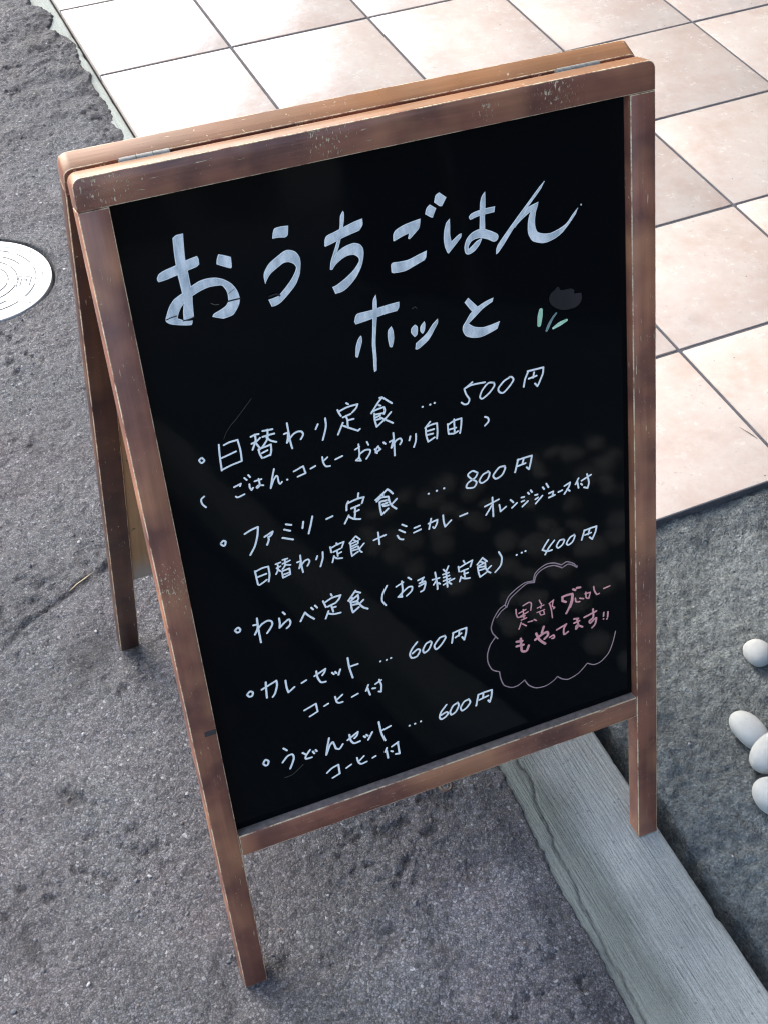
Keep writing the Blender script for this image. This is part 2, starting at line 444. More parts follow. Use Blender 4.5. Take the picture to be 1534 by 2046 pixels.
WHITE_INK = [
    (18, '596,6078 571,6062 586,6030 615,6044 598,6077'),
    (18, '760,6154 751,6049 746,5910|801,6138 850,6151 925,6153! 935,6052 931,5948! 842,5937 755,5917|765,6026 832,6039 895,6052'),
    (19, '1042,6148 1078,6156 1113,6155|1040,6082 1086,6093 1120,6116|1079,6160 1079,6104 1040,6025|1072,6092 1089,6054 1106,6021|1151,6173 1194,6169 1238,6166|1143,6119 1196,6122 1249,6121|1195,6174 1183,6093 1129,6028 1090,6006|1176,6104 1206,6067 1255,6039|1092,6015 1094,5976 1109,5924|1110,6019 1163,6023 1204,6030! 1200,5974 1185,5931|1116,5972 1166,5984|1126,5924 1186,5935'),
    (19, '1373,6184 1375,6104 1379,6008 1387,5938|1333,6092 1370,6096! 1363,6050 1347,6003! 1410,6065 1457,6080 1491,6070 1500,6039 1473,6002'),
    (19, '1643,6098 1618,6058|1716,6135 1715,6073 1701,6020 1668,5938'),
    (19, '1922,6223 1938,6209|1835,6181 1845,6150 1859,6118|1846,6164 1926,6184 2022,6186! 2004,6153 1964,6122|1875,6099 1949,6112|1903,6106 1912,6065 1910,6018 1911,5989|1911,6060 1970,6058|1868,6049 1811,5950|1869,6020 1929,5979 1997,5935! 2015,5947'),
    (19, '2252,6189 2206,6145 2137,6064|2229,6190 2252,6189! 2290,6150 2332,6110|2213,6124 2230,6114|2143,6076 2190,6087 2256,6093! 2262,6062 2249,6028|2164,6056 2161,5995 2172,5924! 2242,5967|2176,6043 2250,6037|2173,6015 2216,6023|2175,5991 2222,5992|2314,6029 2253,5978|2214,6004 2261,5967 2321,5920'),
    (22, '2614,5995'),
    (22, '2688,5997'),
    (22, '2731,6001'),
    (19, '3032,6062 3101,6078 3231,6069|3108,6103 3062,6076 3027,6059! 3038,6008 3067,5946 3049,5907 3016,5909 2989,5934'),
    (19, '3317,6043 3264,6053 3202,6002 3173,5941 3196,5916 3267,5955 3319,6009 3317,6043'),
    (20, '3479,6053 3419,6031 3361,5978 3364,5938 3402,5918 3463,5960 3511,6015 3498,6048 3474,6056'),
    (20, '3662,6058 3628,5994 3610,5922|3657,6064 3736,6062 3816,6061! 3808,6004 3769,5926 3747,5891! 3724,5924|3720,6037 3708,5987|3663,5989 3743,5997'),
    (19, '2672,5831 2620,5782|2625,5781 2623,5713 2636,5640! 2701,5665|2630,5789 2684,5799 2736,5799! 2734,5720 2723,5649|2636,5748 2703,5749|2632,5710 2690,5708'),
    (19, '2839,5760 2838,5710 2840,5660! 2893,5650 2933,5663|2843,5753 2903,5776 2976,5780! 2968,5713 2950,5638|2904,5790 2898,5653|2849,5702 2917,5703'),
    (20, '3207,5730 3235,5712 3240,5676 3201,5642'),
    (18, '555,5713 526,5693 527,5649 554,5606'),
    (18, '825,5722 889,5738! 878,5716|826,5629 843,5616 903,5628|927,5783 945,5758|965,5800 979,5775'),
    (18, '962,5710 961,5676 973,5648! 989,5667|1011,5724 1074,5727|1049,5737 1051,5678 1028,5655 1020,5663 1040,5676 1082,5663'),
    (18, '1198,5789 1170,5710 1143,5615! 1175,5679 1207,5718 1219,5705 1221,5655 1231,5632 1251,5646'),
    (21, '1300,5653'),
    (18, '1369,5713 1459,5740! 1472,5667! 1397,5653'),
    (18, '1523,5696 1569,5709'),
    (18, '1642,5775 1644,5724 1662,5679 1702,5669|1651,5737 1688,5760'),
    (18, '1758,5718 1825,5733'),
    (18, '1949,5760 1992,5776|1986,5803 1985,5715 1975,5669|1976,5673 1945,5653! 1990,5637! 1976,5678|1984,5705 2038,5729 2084,5720 2080,5687 2042,5641|2065,5804 2076,5772'),
    (19, '2165,5731 2143,5708 2135,5676! 2184,5696! 2160,5728|2132,5711 2148,5667|2217,5755 2231,5736'),
    (19, '2315,5820 2313,5708 2306,5596|2273,5744 2308,5753! 2282,5682! 2335,5741 2374,5749 2386,5721 2366,5692'),
    (19, '2471,5741 2458,5705|2526,5750 2520,5687 2495,5627'),
    (20, '621,5215 647,5237 667,5220 652,5185 631,5197 621,5215'),
    (20, '846,5243 908,5264 973,5275! 957,5197 919,5098 863,5019'),
    (20, '1017,5158 1097,5188! 1084,5161 1059,5144|1050,5147 1050,5116 1029,5072'),
    (20, '1226,5221 1274,5199|1203,5174 1255,5144|1176,5096 1269,5049'),
    (20, '1386,5197 1371,5135|1476,5224 1452,5150 1420,5063'),
    (20, '1601,5156 1661,5168'),
    (20, '1929,5322 1920,5280|1824,5269 1806,5239 1798,5185|1822,5254 1904,5269 1975,5269! 1950,5214|1843,5191 1925,5202|1881,5195 1873,5125 1864,5087|1871,5147 1914,5154|1812,5129 1765,5057|1810,5119 1853,5080 1917,5058'),
    (21, '2201,5280 2149,5244 2082,5204|2201,5280 2222,5258 2247,5222|2139,5242 2157,5232|2090,5186 2136,5213 2202,5203! 2207,5160|2117,5172 2115,5111 2122,5037! 2189,5083|2127,5174 2180,5173|2138,5140 2186,5146|2145,5122 2193,5118|2279,5158 2222,5114|2199,5178 2221,5109 2264,5059'),
    (24, '2592,5113'),
    (24, '2674,5119'),
    (24, '2748,5122'),
    (20, '3094,5183 3047,5216 2996,5193 3017,5148 3075,5092 3046,5043 2973,5059 2989,5105 3066,5140 3094,5183'),
    (20, '3203,5163 3147,5148 3106,5096 3128,5063 3186,5084 3214,5140 3198,5168'),
    (21, '3372,5170 3316,5174 3250,5110 3272,5065 3335,5084 3374,5144 3366,5174'),
    (21, '3512,5199 3473,5075|3505,5195 3581,5198 3654,5199! 3641,5141 3618,5064! 3594,5091|3568,5189 3552,5142|3501,5131 3584,5139'),
    (19, '879,4842 882,4768 885,4699! 902,4688 972,4719|883,4836 945,4851 1005,4850! 1005,4768 987,4696|883,4773 977,4783'),
    (18, '1075,4850 1122,4855|1078,4807 1116,4815|1093,4849 1090,4792 1065,4748|1085,4794 1109,4765|1144,4874 1190,4874|1138,4834 1210,4847|1166,4872 1158,4812 1130,4779|1159,4817 1208,4800|1121,4750 1122,4692|1122,4760 1194,4768! 1194,4705|1126,4722 1178,4726|1126,4691 1190,4706'),
    (19, '1311,4866 1309,4782 1314,4685|1274,4804 1312,4807! 1285,4737! 1338,4793 1377,4802 1388,4777 1364,4738'),
    (19, '1468,4808 1454,4776|1523,4832 1515,4767 1484,4690'),
    (18, '1662,4882 1674,4862|1598,4861 1604,4801|1606,4848 1665,4865 1733,4874! 1707,4820|1623,4800 1692,4814|1657,4804 1660,4746|1658,4767 1697,4776|1623,4758 1601,4696|1622,4748 1652,4722 1699,4711'),
    (18, '1850,4894 1786,4841|1855,4892 1888,4850|1832,4858 1845,4848|1790,4829 1868,4841! 1865,4815|1793,4818 1790,4755 1794,4701! 1855,4729|1806,4803 1860,4812|1803,4778 1852,4788|1800,4757 1853,4756|1921,4797 1872,4755|1861,4785 1875,4733 1892,4712'),
    (20, '2018,4797 2137,4817|2069,4865 2069,4738'),
    (20, '2304,4874 2345,4842|2270,4827 2324,4783|2246,4774 2265,4733 2299,4715'),
    (20, '2419,4800 2474,4807|2410,4753 2482,4766'),
    (20, '2563,4802 2654,4816! 2645,4776 2617,4737 2603,4752|2592,4846 2563,4744'),
    (20, '2714,4844 2715,4775 2725,4718! 2790,4767'),
    (20, '2882,4781 2958,4789'),
    (20, '3141,4805 3288,4838|3224,4878 3220,4674|3216,4801 3147,4711'),
    (20, '3290,4778 3298,4703! 3358,4737'),
    (21, '3409,4794 3435,4760|3419,4705 3472,4741'),
    (21, '3523,4785 3551,4783|3521,4740 3549,4744|3527,4685 3587,4726|3592,4817 3604,4800|3622,4834 3636,4810'),
    (21, '3666,4768 3692,4766|3667,4721 3696,4732|3668,4674 3742,4738|3750,4828 3764,4804|3790,4855 3810,4810'),
    (21, '3813,4742 3859,4748! 3851,4711|3811,4696 3874,4706'),
    (21, '3914,4725 3955,4732'),
    (21, '3980,4771 4043,4792! 4028,4750 3977,4685|4008,4729 4035,4701'),
    (21, '4135,4810 4100,4754|4120,4775 4131,4705|4159,4743 4171,4726|4166,4774 4270,4809|4227,4829 4244,4737 4229,4675! 4190,4694'),
    (21, '606,4296 633,4313 652,4290 644,4266 620,4264 603,4291'),
    (21, '821,4349 818,4241 820,4081|778,4288 820,4284! 808,4234 777,4185! 840,4261 911,4290 950,4271 949,4228 891,4160'),
    (21, '1068,4329 1085,4302|1024,4277 1024,4223 1015,4176! 1071,4217 1112,4235 1124,4203 1112,4169 1080,4147'),
    (21, '1220,4175 1273,4255! 1301,4212 1351,4156|1339,4286 1355,4261|1377,4297 1395,4267'),
    (21, '1543,4366 1550,4346|1459,4316 1479,4243|1471,4295 1547,4323 1633,4323! 1610,4285 1576,4258|1498,4242 1568,4256|1532,4241 1542,4171|1539,4217 1573,4216|1497,4193 1461,4122|1488,4168 1544,4143 1611,4136'),
    (22, '1781,4321 1702,4237|1775,4316 1826,4284|1734,4258 1752,4247|1715,4221 1799,4269! 1799,4225 1776,4200|1723,4207 1722,4152 1730,4096! 1793,4133|1738,4208 1787,4207|1740,4179 1788,4173|1845,4198 1802,4168|1786,4196 1827,4127 1877,4087'),
    (20, '2089,4272 2042,4200 2027,4127 2057,4061'),
    (20, '2179,4230 2252,4255|2239,4271 2239,4176 2225,4131|2231,4146 2187,4111! 2226,4100! 2220,4138|2231,4146 2295,4185 2335,4177 2326,4135 2271,4096|2306,4292 2333,4261'),
    (21, '2402,4226 2462,4239! 2438,4203|2412,4189 2468,4193 2469,4153 2449,4104 2418,4093|2404,4159 2471,4175'),
    (20, '2546,4183 2619,4180|2580,4255 2590,4134 2589,4062|2588,4169 2553,4124|2605,4129 2619,4113|2667,4259 2681,4237|2720,4280 2695,4232|2657,4206 2719,4208|2660,4172 2721,4174|2656,4134 2728,4138|2690,4234 2692,4133 2691,4055|2705,4106 2653,4091|2716,4114 2768,4124|2705,4106 2733,4074'),
    (20, '2879,4287 2888,4262|2822,4240 2825,4183|2833,4225 2891,4244 2970,4263! 2945,4199|2845,4177 2918,4185|2876,4183 2880,4103|2873,4139 2914,4142|2840,4122 2821,4072|2840,4111 2879,4086 2928,4076'),
    (20, '3078,4255 3017,4197|3083,4247 3121,4201|3055,4218 3075,4206|3026,4177 3100,4197! 3101,4141|3020,4168 3025,4099 3037,4050! 3108,4082|3035,4163 3092,4155|3038,4128 3090,4128|3159,4138 3120,4112|3096,4142 3119,4090 3148,4063'),
    (21, '3251,4264 3278,4194 3262,4110 3198,4050'),
    (24, '3436,4169'),
    (24, '3491,4177'),
    (24, '3531,4182'),
    (21, '3783,4228 3746,4183 3714,4135! 3762,4104 3818,4101|3847,4202 3784,4139 3741,4074'),
    (21, '3947,4180 3906,4183 3869,4132 3888,4102 3934,4126 3956,4167 3942,4184'),
    (21, '4068,4194 4022,4182 3980,4127 3999,4100 4045,4122 4072,4176 4063,4198'),
    (21, '4180,4210 4146,4110|4175,4207 4251,4214 4314,4214! 4301,4156 4263,4083! 4233,4114|4236,4203 4219,4150|4183,4156 4250,4161'),
    (22, '607,3562 634,3583 660,3565 650,3528 621,3528 604,3557'),
    (22, '749,3562 828,3587 900,3611! 900,3559 870,3478 840,3441|798,3630 790,3543 784,3453'),
    (22, '987,3578 986,3503 996,3435! 1061,3474'),
    (22, '1137,3492 1184,3507'),
    (22, '1270,3523 1385,3566! 1370,3531 1347,3505|1294,3571 1297,3501 1323,3433 1371,3420'),
    (22, '1444,3498 1461,3474|1476,3497 1488,3477|1529,3506 1505,3451'),
    (22, '1617,3607 1621,3495 1641,3365|1622,3501 1708,3503'),
    (23, '1936,3449'),
    (23, '1996,3444'),
    (24, '2042,3449'),
    (22, '2326,3535 2272,3484 2239,3425 2252,3374 2306,3370 2347,3426 2322,3451 2266,3421'),
    (22, '2462,3496 2416,3483 2379,3425 2388,3385 2435,3404 2473,3472 2458,3500'),
    (22, '2617,3506 2562,3500 2501,3431 2515,3380 2572,3415 2623,3478 2612,3508'),
    (22, '2708,3509 2685,3395|2703,3505 2772,3516 2850,3518! 2841,3460 2817,3387! 2797,3425|2771,3496 2763,3453|2726,3446 2792,3473'),
    (21, '1118,3170 1242,3204! 1247,3107! 1162,3078'),
    (21, '1320,3144 1362,3158'),
    (21, '1440,3211 1447,3149 1469,3125 1508,3123|1449,3166 1515,3208'),
    (21, '1606,3144 1669,3160'),
    (21, '1785,3221 1754,3161|1773,3190 1791,3099|1822,3165 1852,3157|1857,3205 1921,3229|1900,3243 1915,3171 1904,3094! 1882,3106'),
    (23, '633,2709 661,2744 689,2716 676,2679 653,2676 633,2709'),
    (23, '855,2807 885,2770|823,2644 880,2699 931,2702 938,2644 888,2541'),
    (23, '1034,2678 1069,2639|1111,2684 1062,2629 1058,2594 1118,2588|1137,2654 1149,2625|1167,2661 1176,2642'),
    (23, '1318,2747 1291,2659 1266,2558! 1311,2651 1346,2686 1358,2657 1371,2596! 1405,2576 1446,2621'),
    (24, '1501,2648 1615,2707! 1602,2669 1573,2644|1526,2706 1531,2636 1561,2586 1624,2586'),
    (24, '1671,2629 1684,2611|1698,2637 1711,2619|1761,2645 1711,2569'),
    (24, '1842,2740 1852,2606 1881,2491|1853,2624 1954,2646'),
    (25, '2150,2571'),
    (25, '2210,2572'),
    (25, '2274,2576'),
    (23, '2564,2673 2502,2610 2479,2554 2494,2516 2542,2529 2573,2561 2556,2584 2499,2568'),
    (23, '2684,2653 2636,2634 2598,2573 2608,2530 2657,2549 2695,2611 2685,2656'),
    (23, '2807,2648 2759,2640 2716,2581 2727,2535 2780,2555 2822,2604 2807,2652'),
    (23, '2917,2665 2884,2537|2917,2665 2988,2670 3069,2669! 3060,2599 3036,2527! 3019,2555|2973,2660 2965,2614|2921,2598 3023,2613'),
    (22, '1244,2334 1296,2370 1371,2389! 1372,2274! 1293,2250'),
    (22, '1447,2313 1502,2337'),
    (22, '1570,2394 1579,2334 1606,2301 1665,2307|1585,2344 1643,2387'),
    (23, '1731,2328 1764,2337'),
    (23, '1886,2391 1866,2348|1882,2354 1886,2264|1928,2335 1943,2323|1939,2388 2012,2418|2006,2418 2012,2269! 1971,2280'),
]
PINK_INK = [
    (17, '3392,3544 3393,3489 3407,3444 3486,3434|3472,3561 3535,3579 3563,3556 3551,3479|3422,3488 3498,3507|3436,3447 3521,3471|3469,3517 3472,3416|3442,3399 3501,3406|3441,3373 3411,3301|3452,3350 3492,3313|3515,3351 3565,3347|3582,3359 3606,3336'),
    (15, '3651,3566 3666,3520|3626,3480 3698,3491|3674,3517 3663,3467|3619,3428 3704,3434|3644,3428 3659,3386 3701,3381! 3694,3419|3761,3492 3778,3408 3786,3305|3757,3488 3808,3516! 3789,3450 3817,3422 3800,3410'),
    (27, '3909,3508 3906,3468! 3945,3441|3905,3514 3952,3520 4020,3515! 4009,3437 3980,3365 3944,3304|4024,3505 4015,3426 3989,3362|4030,3566 4055,3548|4073,3569 4111,3561'),
    (19, '4052,3449 4059,3406 4101,3391|4102,3432 4144,3413'),
    (18, '4172,3481 4175,3416 4204,3397! 4223,3463! 4163,3466'),
    (19, '4263,3518 4271,3465 4295,3411! 4325,3414'),
    (19, '4378,3456 4447,3464'),
    (30, '3425,3176 3425,3102 3429,3025 3479,3007 3508,3062|3378,3156 3440,3143|3375,3101 3450,3093'),
    (30, '3582,3105 3664,3145 3720,3153 3727,3113 3687,3081|3685,3230 3661,3165|3598,3178 3628,3093 3692,3018'),
    (21, '3746,3078 3790,3090 3797,3055 3771,3055'),
    (23, '3830,3141 3939,3172! 3911,3130 3908,3057 3956,3072'),
    (24, '4030,3204 4077,3192|4028,3154 4089,3160|4060,3198 4074,3109 4047,3072 4057,3115 4121,3074'),
    (24, '4146,3182 4285,3211|4247,3248 4249,3150 4204,3119 4212,3088 4257,3119! 4283,3128 4268,3059 4232,3025'),
    (20, '4371,3163 4366,3118|4365,3085|4419,3155 4413,3092|4404,3071'),
]
CLOUD_INK = [
    (14, '4081,3823 4046,3867 3976,3912 3915,3895! 3836,3943 3756,3959 3674,3933 3622,3891 3598,3814! 3508,3823 3405,3782 3322,3725 3279,3642! 3215,3610 3149,3524 3113,3427 3123,3357 3155,3301! 3089,3224 3052,3125 3050,3024 3088,2919 3166,2861! 3176,2770 3206,2677 3285,2618 3358,2614 3438,2653! 3481,2572 3562,2506 3666,2490 3752,2516 3813,2558! 3859,2511 3932,2477 4040,2502 4106,2548 4161,2598! 4236,2553 4322,2562 4411,2635 4467,2755 4500,2883|4080,3813 4040,3850 3986,3882 3919,3861! 3835,3916 3754,3927 3683,3908 3631,3867 3607,3794! 3527,3808 3424,3754 3340,3697 3295,3612! 3233,3582 3179,3524|4086,3827 4077,3816|3600,3813 3605,3795|3278,3633 3295,3609|3145,3315 3173,3272'),
]
SCRATCHES = [
    (5, '1100,6492 1033,6428 942,6343 893,6306'),
    (4, '893,6306 840,6247 809,6191'),
    (7, '1019,2536 940,2481 891,2458 814,2453'),
    (6, '2606,6928 2631,6940 2649,6922'),
    (7, '902,7396 926,7378 963,7371'),
]
PAINT_GAPS = [
    (11, '1039,7381 1086,7382 1141,7381'),
    (8, '520,7350 564,7359 608,7362'),
    (9, '653,7309 701,7308 746,7318'),
    (4, '1055,7444 1100,7469'),
    (16, '1385,7341 1441,7346 1471,7327'),
]
GREEN_INK = ['R:3818,6617,37 3807,6559,50 3795,6481,38', 'R:4069,6459,25 4004,6441,39 3934,6415,23']
GREY_INK = ['R:3968,6550,20 3930,6513,22 3894,6460,28 3866,6410,25']
DARK_PETAL = '4002,6794! 4025,6756 4123,6749 4160,6723! 4155,6693 4219,6685 4230,6650 4220,6600 4172,6563 4094,6557 4018,6572 3960,6607 3927,6639 3908,6676 3905,6709 3924,6748 3967,6774 3976,6788'

# ================================================================= the setting
ground_m = mat_plain('bare_ground', (0.11, 0.105, 0.105), 0.9, sc=3)
bm = bmesh.new()
bmesh.ops.create_grid(bm, x_segments=8, y_segments=8, size=150)
g = link('ground', bm_mesh(bm, 'ground'), mats=[ground_m], loc=(0, 0, -0.12))
tag(g, 'wide bare ground sheet under the street', kind='structure')

EDGE = [(-60, -.015), (-3, -.015), (-2.4, -.012), (-2.28, -.006), (-2.19, -.005), (-2.12, 0), (-2.07, .005), (-1.8, .010),
        (-.528, .015), (-.479, .015), (-.4, .019), (-.323, .011), (-.195, .020), (-.103, .021), (-.041, -.010), (.008, .017), (.077, -.023), (.3, .01), (60, .01)]


def road_base(x, y):
    t = np.clip((y + 2.2) / 0.5, -0.3, 1)
    z = -0.0005 - 0.0130 * t
    return z - 0.005 * sstep(-.33, 0.0, x) * (1 - sstep(0, 1, t))


MANHOLE = (-.337, -.853, .114)
LID_Z = float(road_base(np.array([MANHOLE[0]]), np.array([MANHOLE[1]]))[0]) - 0.0005


def build_road():
    xs = np.concatenate([np.array([-60, -30, -15, -8, -5, -3.5, -2.5, -1.8, -1.4, -1.1, -0.95]), np.arange(-.85, .055, .003)])
    ys = np.concatenate([np.array([-60, -30, -15, -8, -5, -4, -3.4, -3, -2.8, -2.65]), np.arange(-2.55, .35, .0032), np.array([.5, .8, 1.2, 2, 3.5, 6, 12, 30, 60])])
    X, Y = np.meshgrid(xs, ys)
    edge = np.interp(Y, [e[0] for e in EDGE], [e[1] for e in EDGE]) + (0.0025 + .0115 * sstep(-1.2, -.5, Y)) * fbm(X * 0, Y, 17, 3, 5) + .0035 * fbm(X, Y, 140, 8, 3)
    Z = road_base(X, Y)
    Z += 0.006 * vn(X, Y, 3.2, 1) + 0.004 * fbm(X, Y, 12, 2, 2)
    Z += 0.0015 * fbm(X, Y, 70, 4, 2)
    d, r = cells(X, Y, 95, 3)                       # aggregate
    Z += 0.0022 * (np.clip(0.75 - d, 0, 1)) * (r > 0.35) * (0.4 + r)
    d2, r2 = cells(X, Y, 42, 6)                     # missing stones
    pit = sstep(.20, .42, fbm(X, Y, 85, 82, 3)) * sstep(.0, .3, vn(X, Y, 11, 81) + .35 * vn(X, Y, 30, 83)) * .32
    Z -= 0.009 * pit
    tone = 1 + 0.35 * fbm(X, Y, 2.6, 21, 3) + 0.25 * vn(X, Y, 20, 22)
    tone *= 1 - np.clip(pit * 1.2, 0, .4)
    # the older, coarser surface behind the crack
    crack = [(-.70, -1.72), (-.60, -1.70), (-.494, -1.642), (-.446, -1.605), (-.377, -1.575), (-.34, -1.563), (-.322, -1.551), (-.25, -1.53), (-.1, -1.50)]
    wob = 0.012 * fbm(X, Y, 30, 31, 3)
    dc = poly_dist(X + wob, Y + wob, crack)
    side = Y - np.interp(X, [q[0] for q in crack], [q[1] for q in crack])
    rough_zone = np.exp(-((side - .03) / .045) ** 2) * (X < -.2)
    Z += rough_zone * 0.006 * fbm(X, Y, 60, 33, 3)
    tone *= 1 - .22 * rough_zone
    cw = 0.0034 * (0.5 + 1.4 * np.clip(vn(X, Y, 14, 35) + .4, 0, 1))
    brk = np.clip(.75 + 1.5 * vn(X, Y, 11, 36), .1, 1)
    Z -= 0.006 * brk * np.exp(-(dc / cw) ** 2)
    tone *= 1 - 0.5 * brk * np.exp(-(dc / (cw * 1.1)) ** 2)
    # lower lip of an older patch near the top, eroded and darker
    top = sstep(-.62, -.25, Y + 0.10 * vn(X, Y, 7, 41)) * sstep(-.35, -.02, X + 0.06 * vn(X, Y, 9, 42))
    Z += top * (0.007 + 0.010 * fbm(X, Y, 26, 43, 4))
    tone *= 1 - top * (0.12 + 0.30 * np.clip(fbm(X, Y, 16, 44, 3) + .1, 0, 1))
    # stains: damp earth by the rear foot, soot spot, mortar dust paled to offset the board's shade; painted front-foot shadow
    for (sx, sy, sa, sb, ang, amp) in ((-.405, -1.705, .075, .030, .75, -.42), (-.36, -1.745, .05, .022, .4, -.25), (-.25, -.70, .030, .022, .2, -.30), (-.30, -1.97, .05, .02, .5, -.06),
                                       (-.565, -2.05, .012, .034, .2, -.5), (-.61, -1.79, .03, .03, .2, -.35), (-.13, -2.25, .13, .08, .6, .75), (-.06, -2.36, .08, .07, .6, .35), (-.02, -2.15, .04, .07, .2, -.10), (-.335, -2.185, .02, .016, .3, -.35)):
        c, s = math.cos(ang), math.sin(ang)
        u = ((X - sx) * c + (Y - sy) * s) / sa; v = (-(X - sx) * s + (Y - sy) * c) / sb
        m = np.exp(-(u * u + v * v)) * np.clip(.75 + 1.3 * fbm(X, Y, 25, 51, 3), 0, 1.4)
        tone *= 1 + amp * m
    # the covers' seat and the feathered edge by the kerb
    dm = np.hypot(X - MANHOLE[0], Y - MANHOLE[1])
    seat = sstep(MANHOLE[2] + .006, MANHOLE[2] + .001, dm)
    lip = np.exp(-((dm - MANHOLE[2] - .006) / .006) ** 2)
    tone *= 1 - .45 * lip
    Z = Z * (1 - seat) + seat * (LID_Z - .03)
    # level pads where the feet press in
    for fx, fy, fz in ((-.355, -2.19, -.0008), (-.343, -1.70, -.0146)):
        df = np.maximum(np.abs(X - fx), np.abs(Y - fy))
        w = sstep(.045, .02, df)
        Z = Z * (1 - w) + w * np.minimum(Z, fz)
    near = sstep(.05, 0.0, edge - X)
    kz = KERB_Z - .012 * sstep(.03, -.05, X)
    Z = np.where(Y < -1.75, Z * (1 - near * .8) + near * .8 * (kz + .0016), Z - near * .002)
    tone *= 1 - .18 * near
    drop = sstep(-.004, .006, X - edge)
    Z -= drop * .02
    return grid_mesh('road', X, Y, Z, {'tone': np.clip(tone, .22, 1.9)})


KERB_Z = -.0088
road = link('road', build_road(), mats=[mat_asphalt()])
tag(road, 'worn grey asphalt road with cracks and stains', kind='structure')


def build_kerb(y0, y1, x0, x1, ztop, name, chip=True):
    ys = np.concatenate([np.array([-30, -15, -8, -5, -4, -3.4, -3]), np.arange(-2.7, y1, .004)]) if y0 < -5 else np.arange(y0, y1, .006)
    ys = np.append(ys[ys < y1 - .001], y1)
    tx = np.arange(x0, x1 - .006, .0022)
    r = .006
    prof = [(x, 0.0, 1) for x in tx] + [(x1 - r + r * math.sin(a), -r + r * math.cos(a), 1) for a in np.linspace(0, math.pi / 2, 6)] + [(x1, -r - k, 0) for k in (.006, .012, .02, .035, .06, .1)]
    px = np.array([q[0] for q in prof]); pz = np.array([q[1] for q in prof])
    X, Y = np.meshgrid(px, ys); Z = np.tile(pz, (len(ys), 1)) + ztop
    X = X + np.where(px > x1 - .02, 1, 0)[None, :] * (-.004 * np.clip(vn(X * 0, Y, 55, 62) - .3, 0, 1) * 3)
    Z = Z - .012 * sstep(.03, -.05, X) + .0014 * fbm(X, Y, 18, 63, 3)
    tone = (1.7 if name == 'mortar_strip' else 1) + .22 * fbm(X, Y, 9, 64, 3)
    ck = [(.03, -1.95), (.028, -2.03), (.025, -2.092), (.018, -2.13), (.012, -2.163), (.008, -2.22), (.002, -2.281), (.0, -2.33), (-.005, -2.375), (-.008, -2.5), (-.01, -2.7)]
    dd = poly_dist(X + .005 * fbm(X * 0, Y, 60, 65, 4), Y, ck)
    Z -= .0022 * np.exp(-(dd / .0013) ** 2)
    tone *= 1 - .55 * np.exp(-(dd / .0014) ** 2)
    return link(name, grid_mesh(name, X, Y, Z, {'tone': tone}), mats=[KM])


KM = mat_kerb()
tag(build_kerb(-30, -1.802, -.05, .130, KERB_Z, 'kerb'), 'pale brushed concrete kerb strip beside the road', kind='structure')
tag(build_kerb(-1.801, 2.4, -.05, .0275, -.0120, 'mortar_strip'), 'narrow mortar strip between road and tiles', kind='structure')


def bed_z(X, Y):
    Z = -.0265 + .006 * vn(X, Y, 5, 71) + .0055 * fbm(X, Y, 24, 72, 3) + .0040 * fbm(X, Y, 95, 73, 2)
    gr = sstep(.1575, .1525, X + .010 * vn(X, Y, 13, 74) + .004 * vn(X, Y, 60, 77))
    Z = Z + (.0135 + .004 * vn(X, Y, 30, 78)) * sstep(-1.87, -1.803, Y) * (1 - gr)
    return Z - .082 * gr


def build_bed():
    xs = np.concatenate([np.arange(.1315, .80, .0032), np.array([.85, .95, 1.1, 1.3, 1.5, 1.7, 1.81])])
    ys = np.concatenate([np.array([-8, -6, -5, -4.4, -4, -3.7, -3.4, -3.1, -2.9, -2.75]), np.arange(-2.62, -1.79, .0032)])
    X, Y = np.meshgrid(xs, ys)
    tone = 1 + .35 * fbm(X, Y, 7, 75, 3) + .25 * vn(X, Y, 34, 76)
    tone *= 1 - .30 * sstep(.165, .135, X)  # shade in the groove beside the kerb painted darker
    return grid_mesh('pebble_bed', X, Y, bed_z(X, Y), {'tone': np.clip(tone, .4, 1.8)})


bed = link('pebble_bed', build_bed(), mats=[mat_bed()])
tag(bed, 'sunken dark concrete bed between kerb and tiles', kind='structure')

# ---- tiled terrace: mortar slab with each tile a child
SX, SY, GAP = .30387, .30, .0062
bm = bmesh.new()
bmesh.ops.create_cube(bm, size=1, matrix=Matrix.Translation((.9265, .6, -.0575)) @ Matrix.Diagonal((1.793, 4.796, .110, 1)))
terrace = link('tiled_terrace', bm_mesh(bm, 'terrace_bed'), mats=[mat_grout()])
tag(terrace, 'mortar bed under the beige floor tiles', kind='structure')
TM = mat_tile(0)


def tile_mesh(w, d, nm):
    bm = bmesh.new()
    bmesh.ops.create_cube(bm, size=1, matrix=Matrix.Diagonal((w, d, .012, 1)))
    top = [e for e in bm.edges if all(v.co.z > 0 for v in e.verts)] + [e for e in bm.edges if abs(e.verts[0].co.z - e.verts[1].co.z) > .005]
    bmesh.ops.bevel(bm, geom=top, offset=.0022, segments=2, profile=.6, affect='EDGES')
    me = bm_mesh(bm, nm, True)
    me.set_sharp_from_angle(angle=math.radians(50))
    me.materials.append(TM)
    return me


full = tile_mesh(SX - GAP, SY - GAP, 'tile')
first = tile_mesh(SX - .0289 - GAP / 2, SY - GAP, 'edge_tile')
rr = random.Random(3)
for i in range(0, 6):
    for j in range(-7, 6):
        y = -(j + .5) * SY
        x = (i + .5) * SX if i else (.0289 + SX - GAP / 2) / 2
        o = link('floor_tile', full if i else first, terrace, loc=(x, y, -.006 + rr.uniform(-.0006, .0004)))
        o.rotation_euler = (rr.uniform(-.0012, .0012), rr.uniform(-.0012, .0012), rr.uniform(-.001, .001))

# ================================================================= sandwich board
YAW, TILT, ROLL, RTILT = -0.02597, 0.28886, 0.01603, 0.25797
W, H, S, RT, B0, B1, REC, T = .49308, .86182, .02424, .02543, .17537, .20083, .01053, .02011
ORG = Vector((-.36779, -2.19795, -.00032))


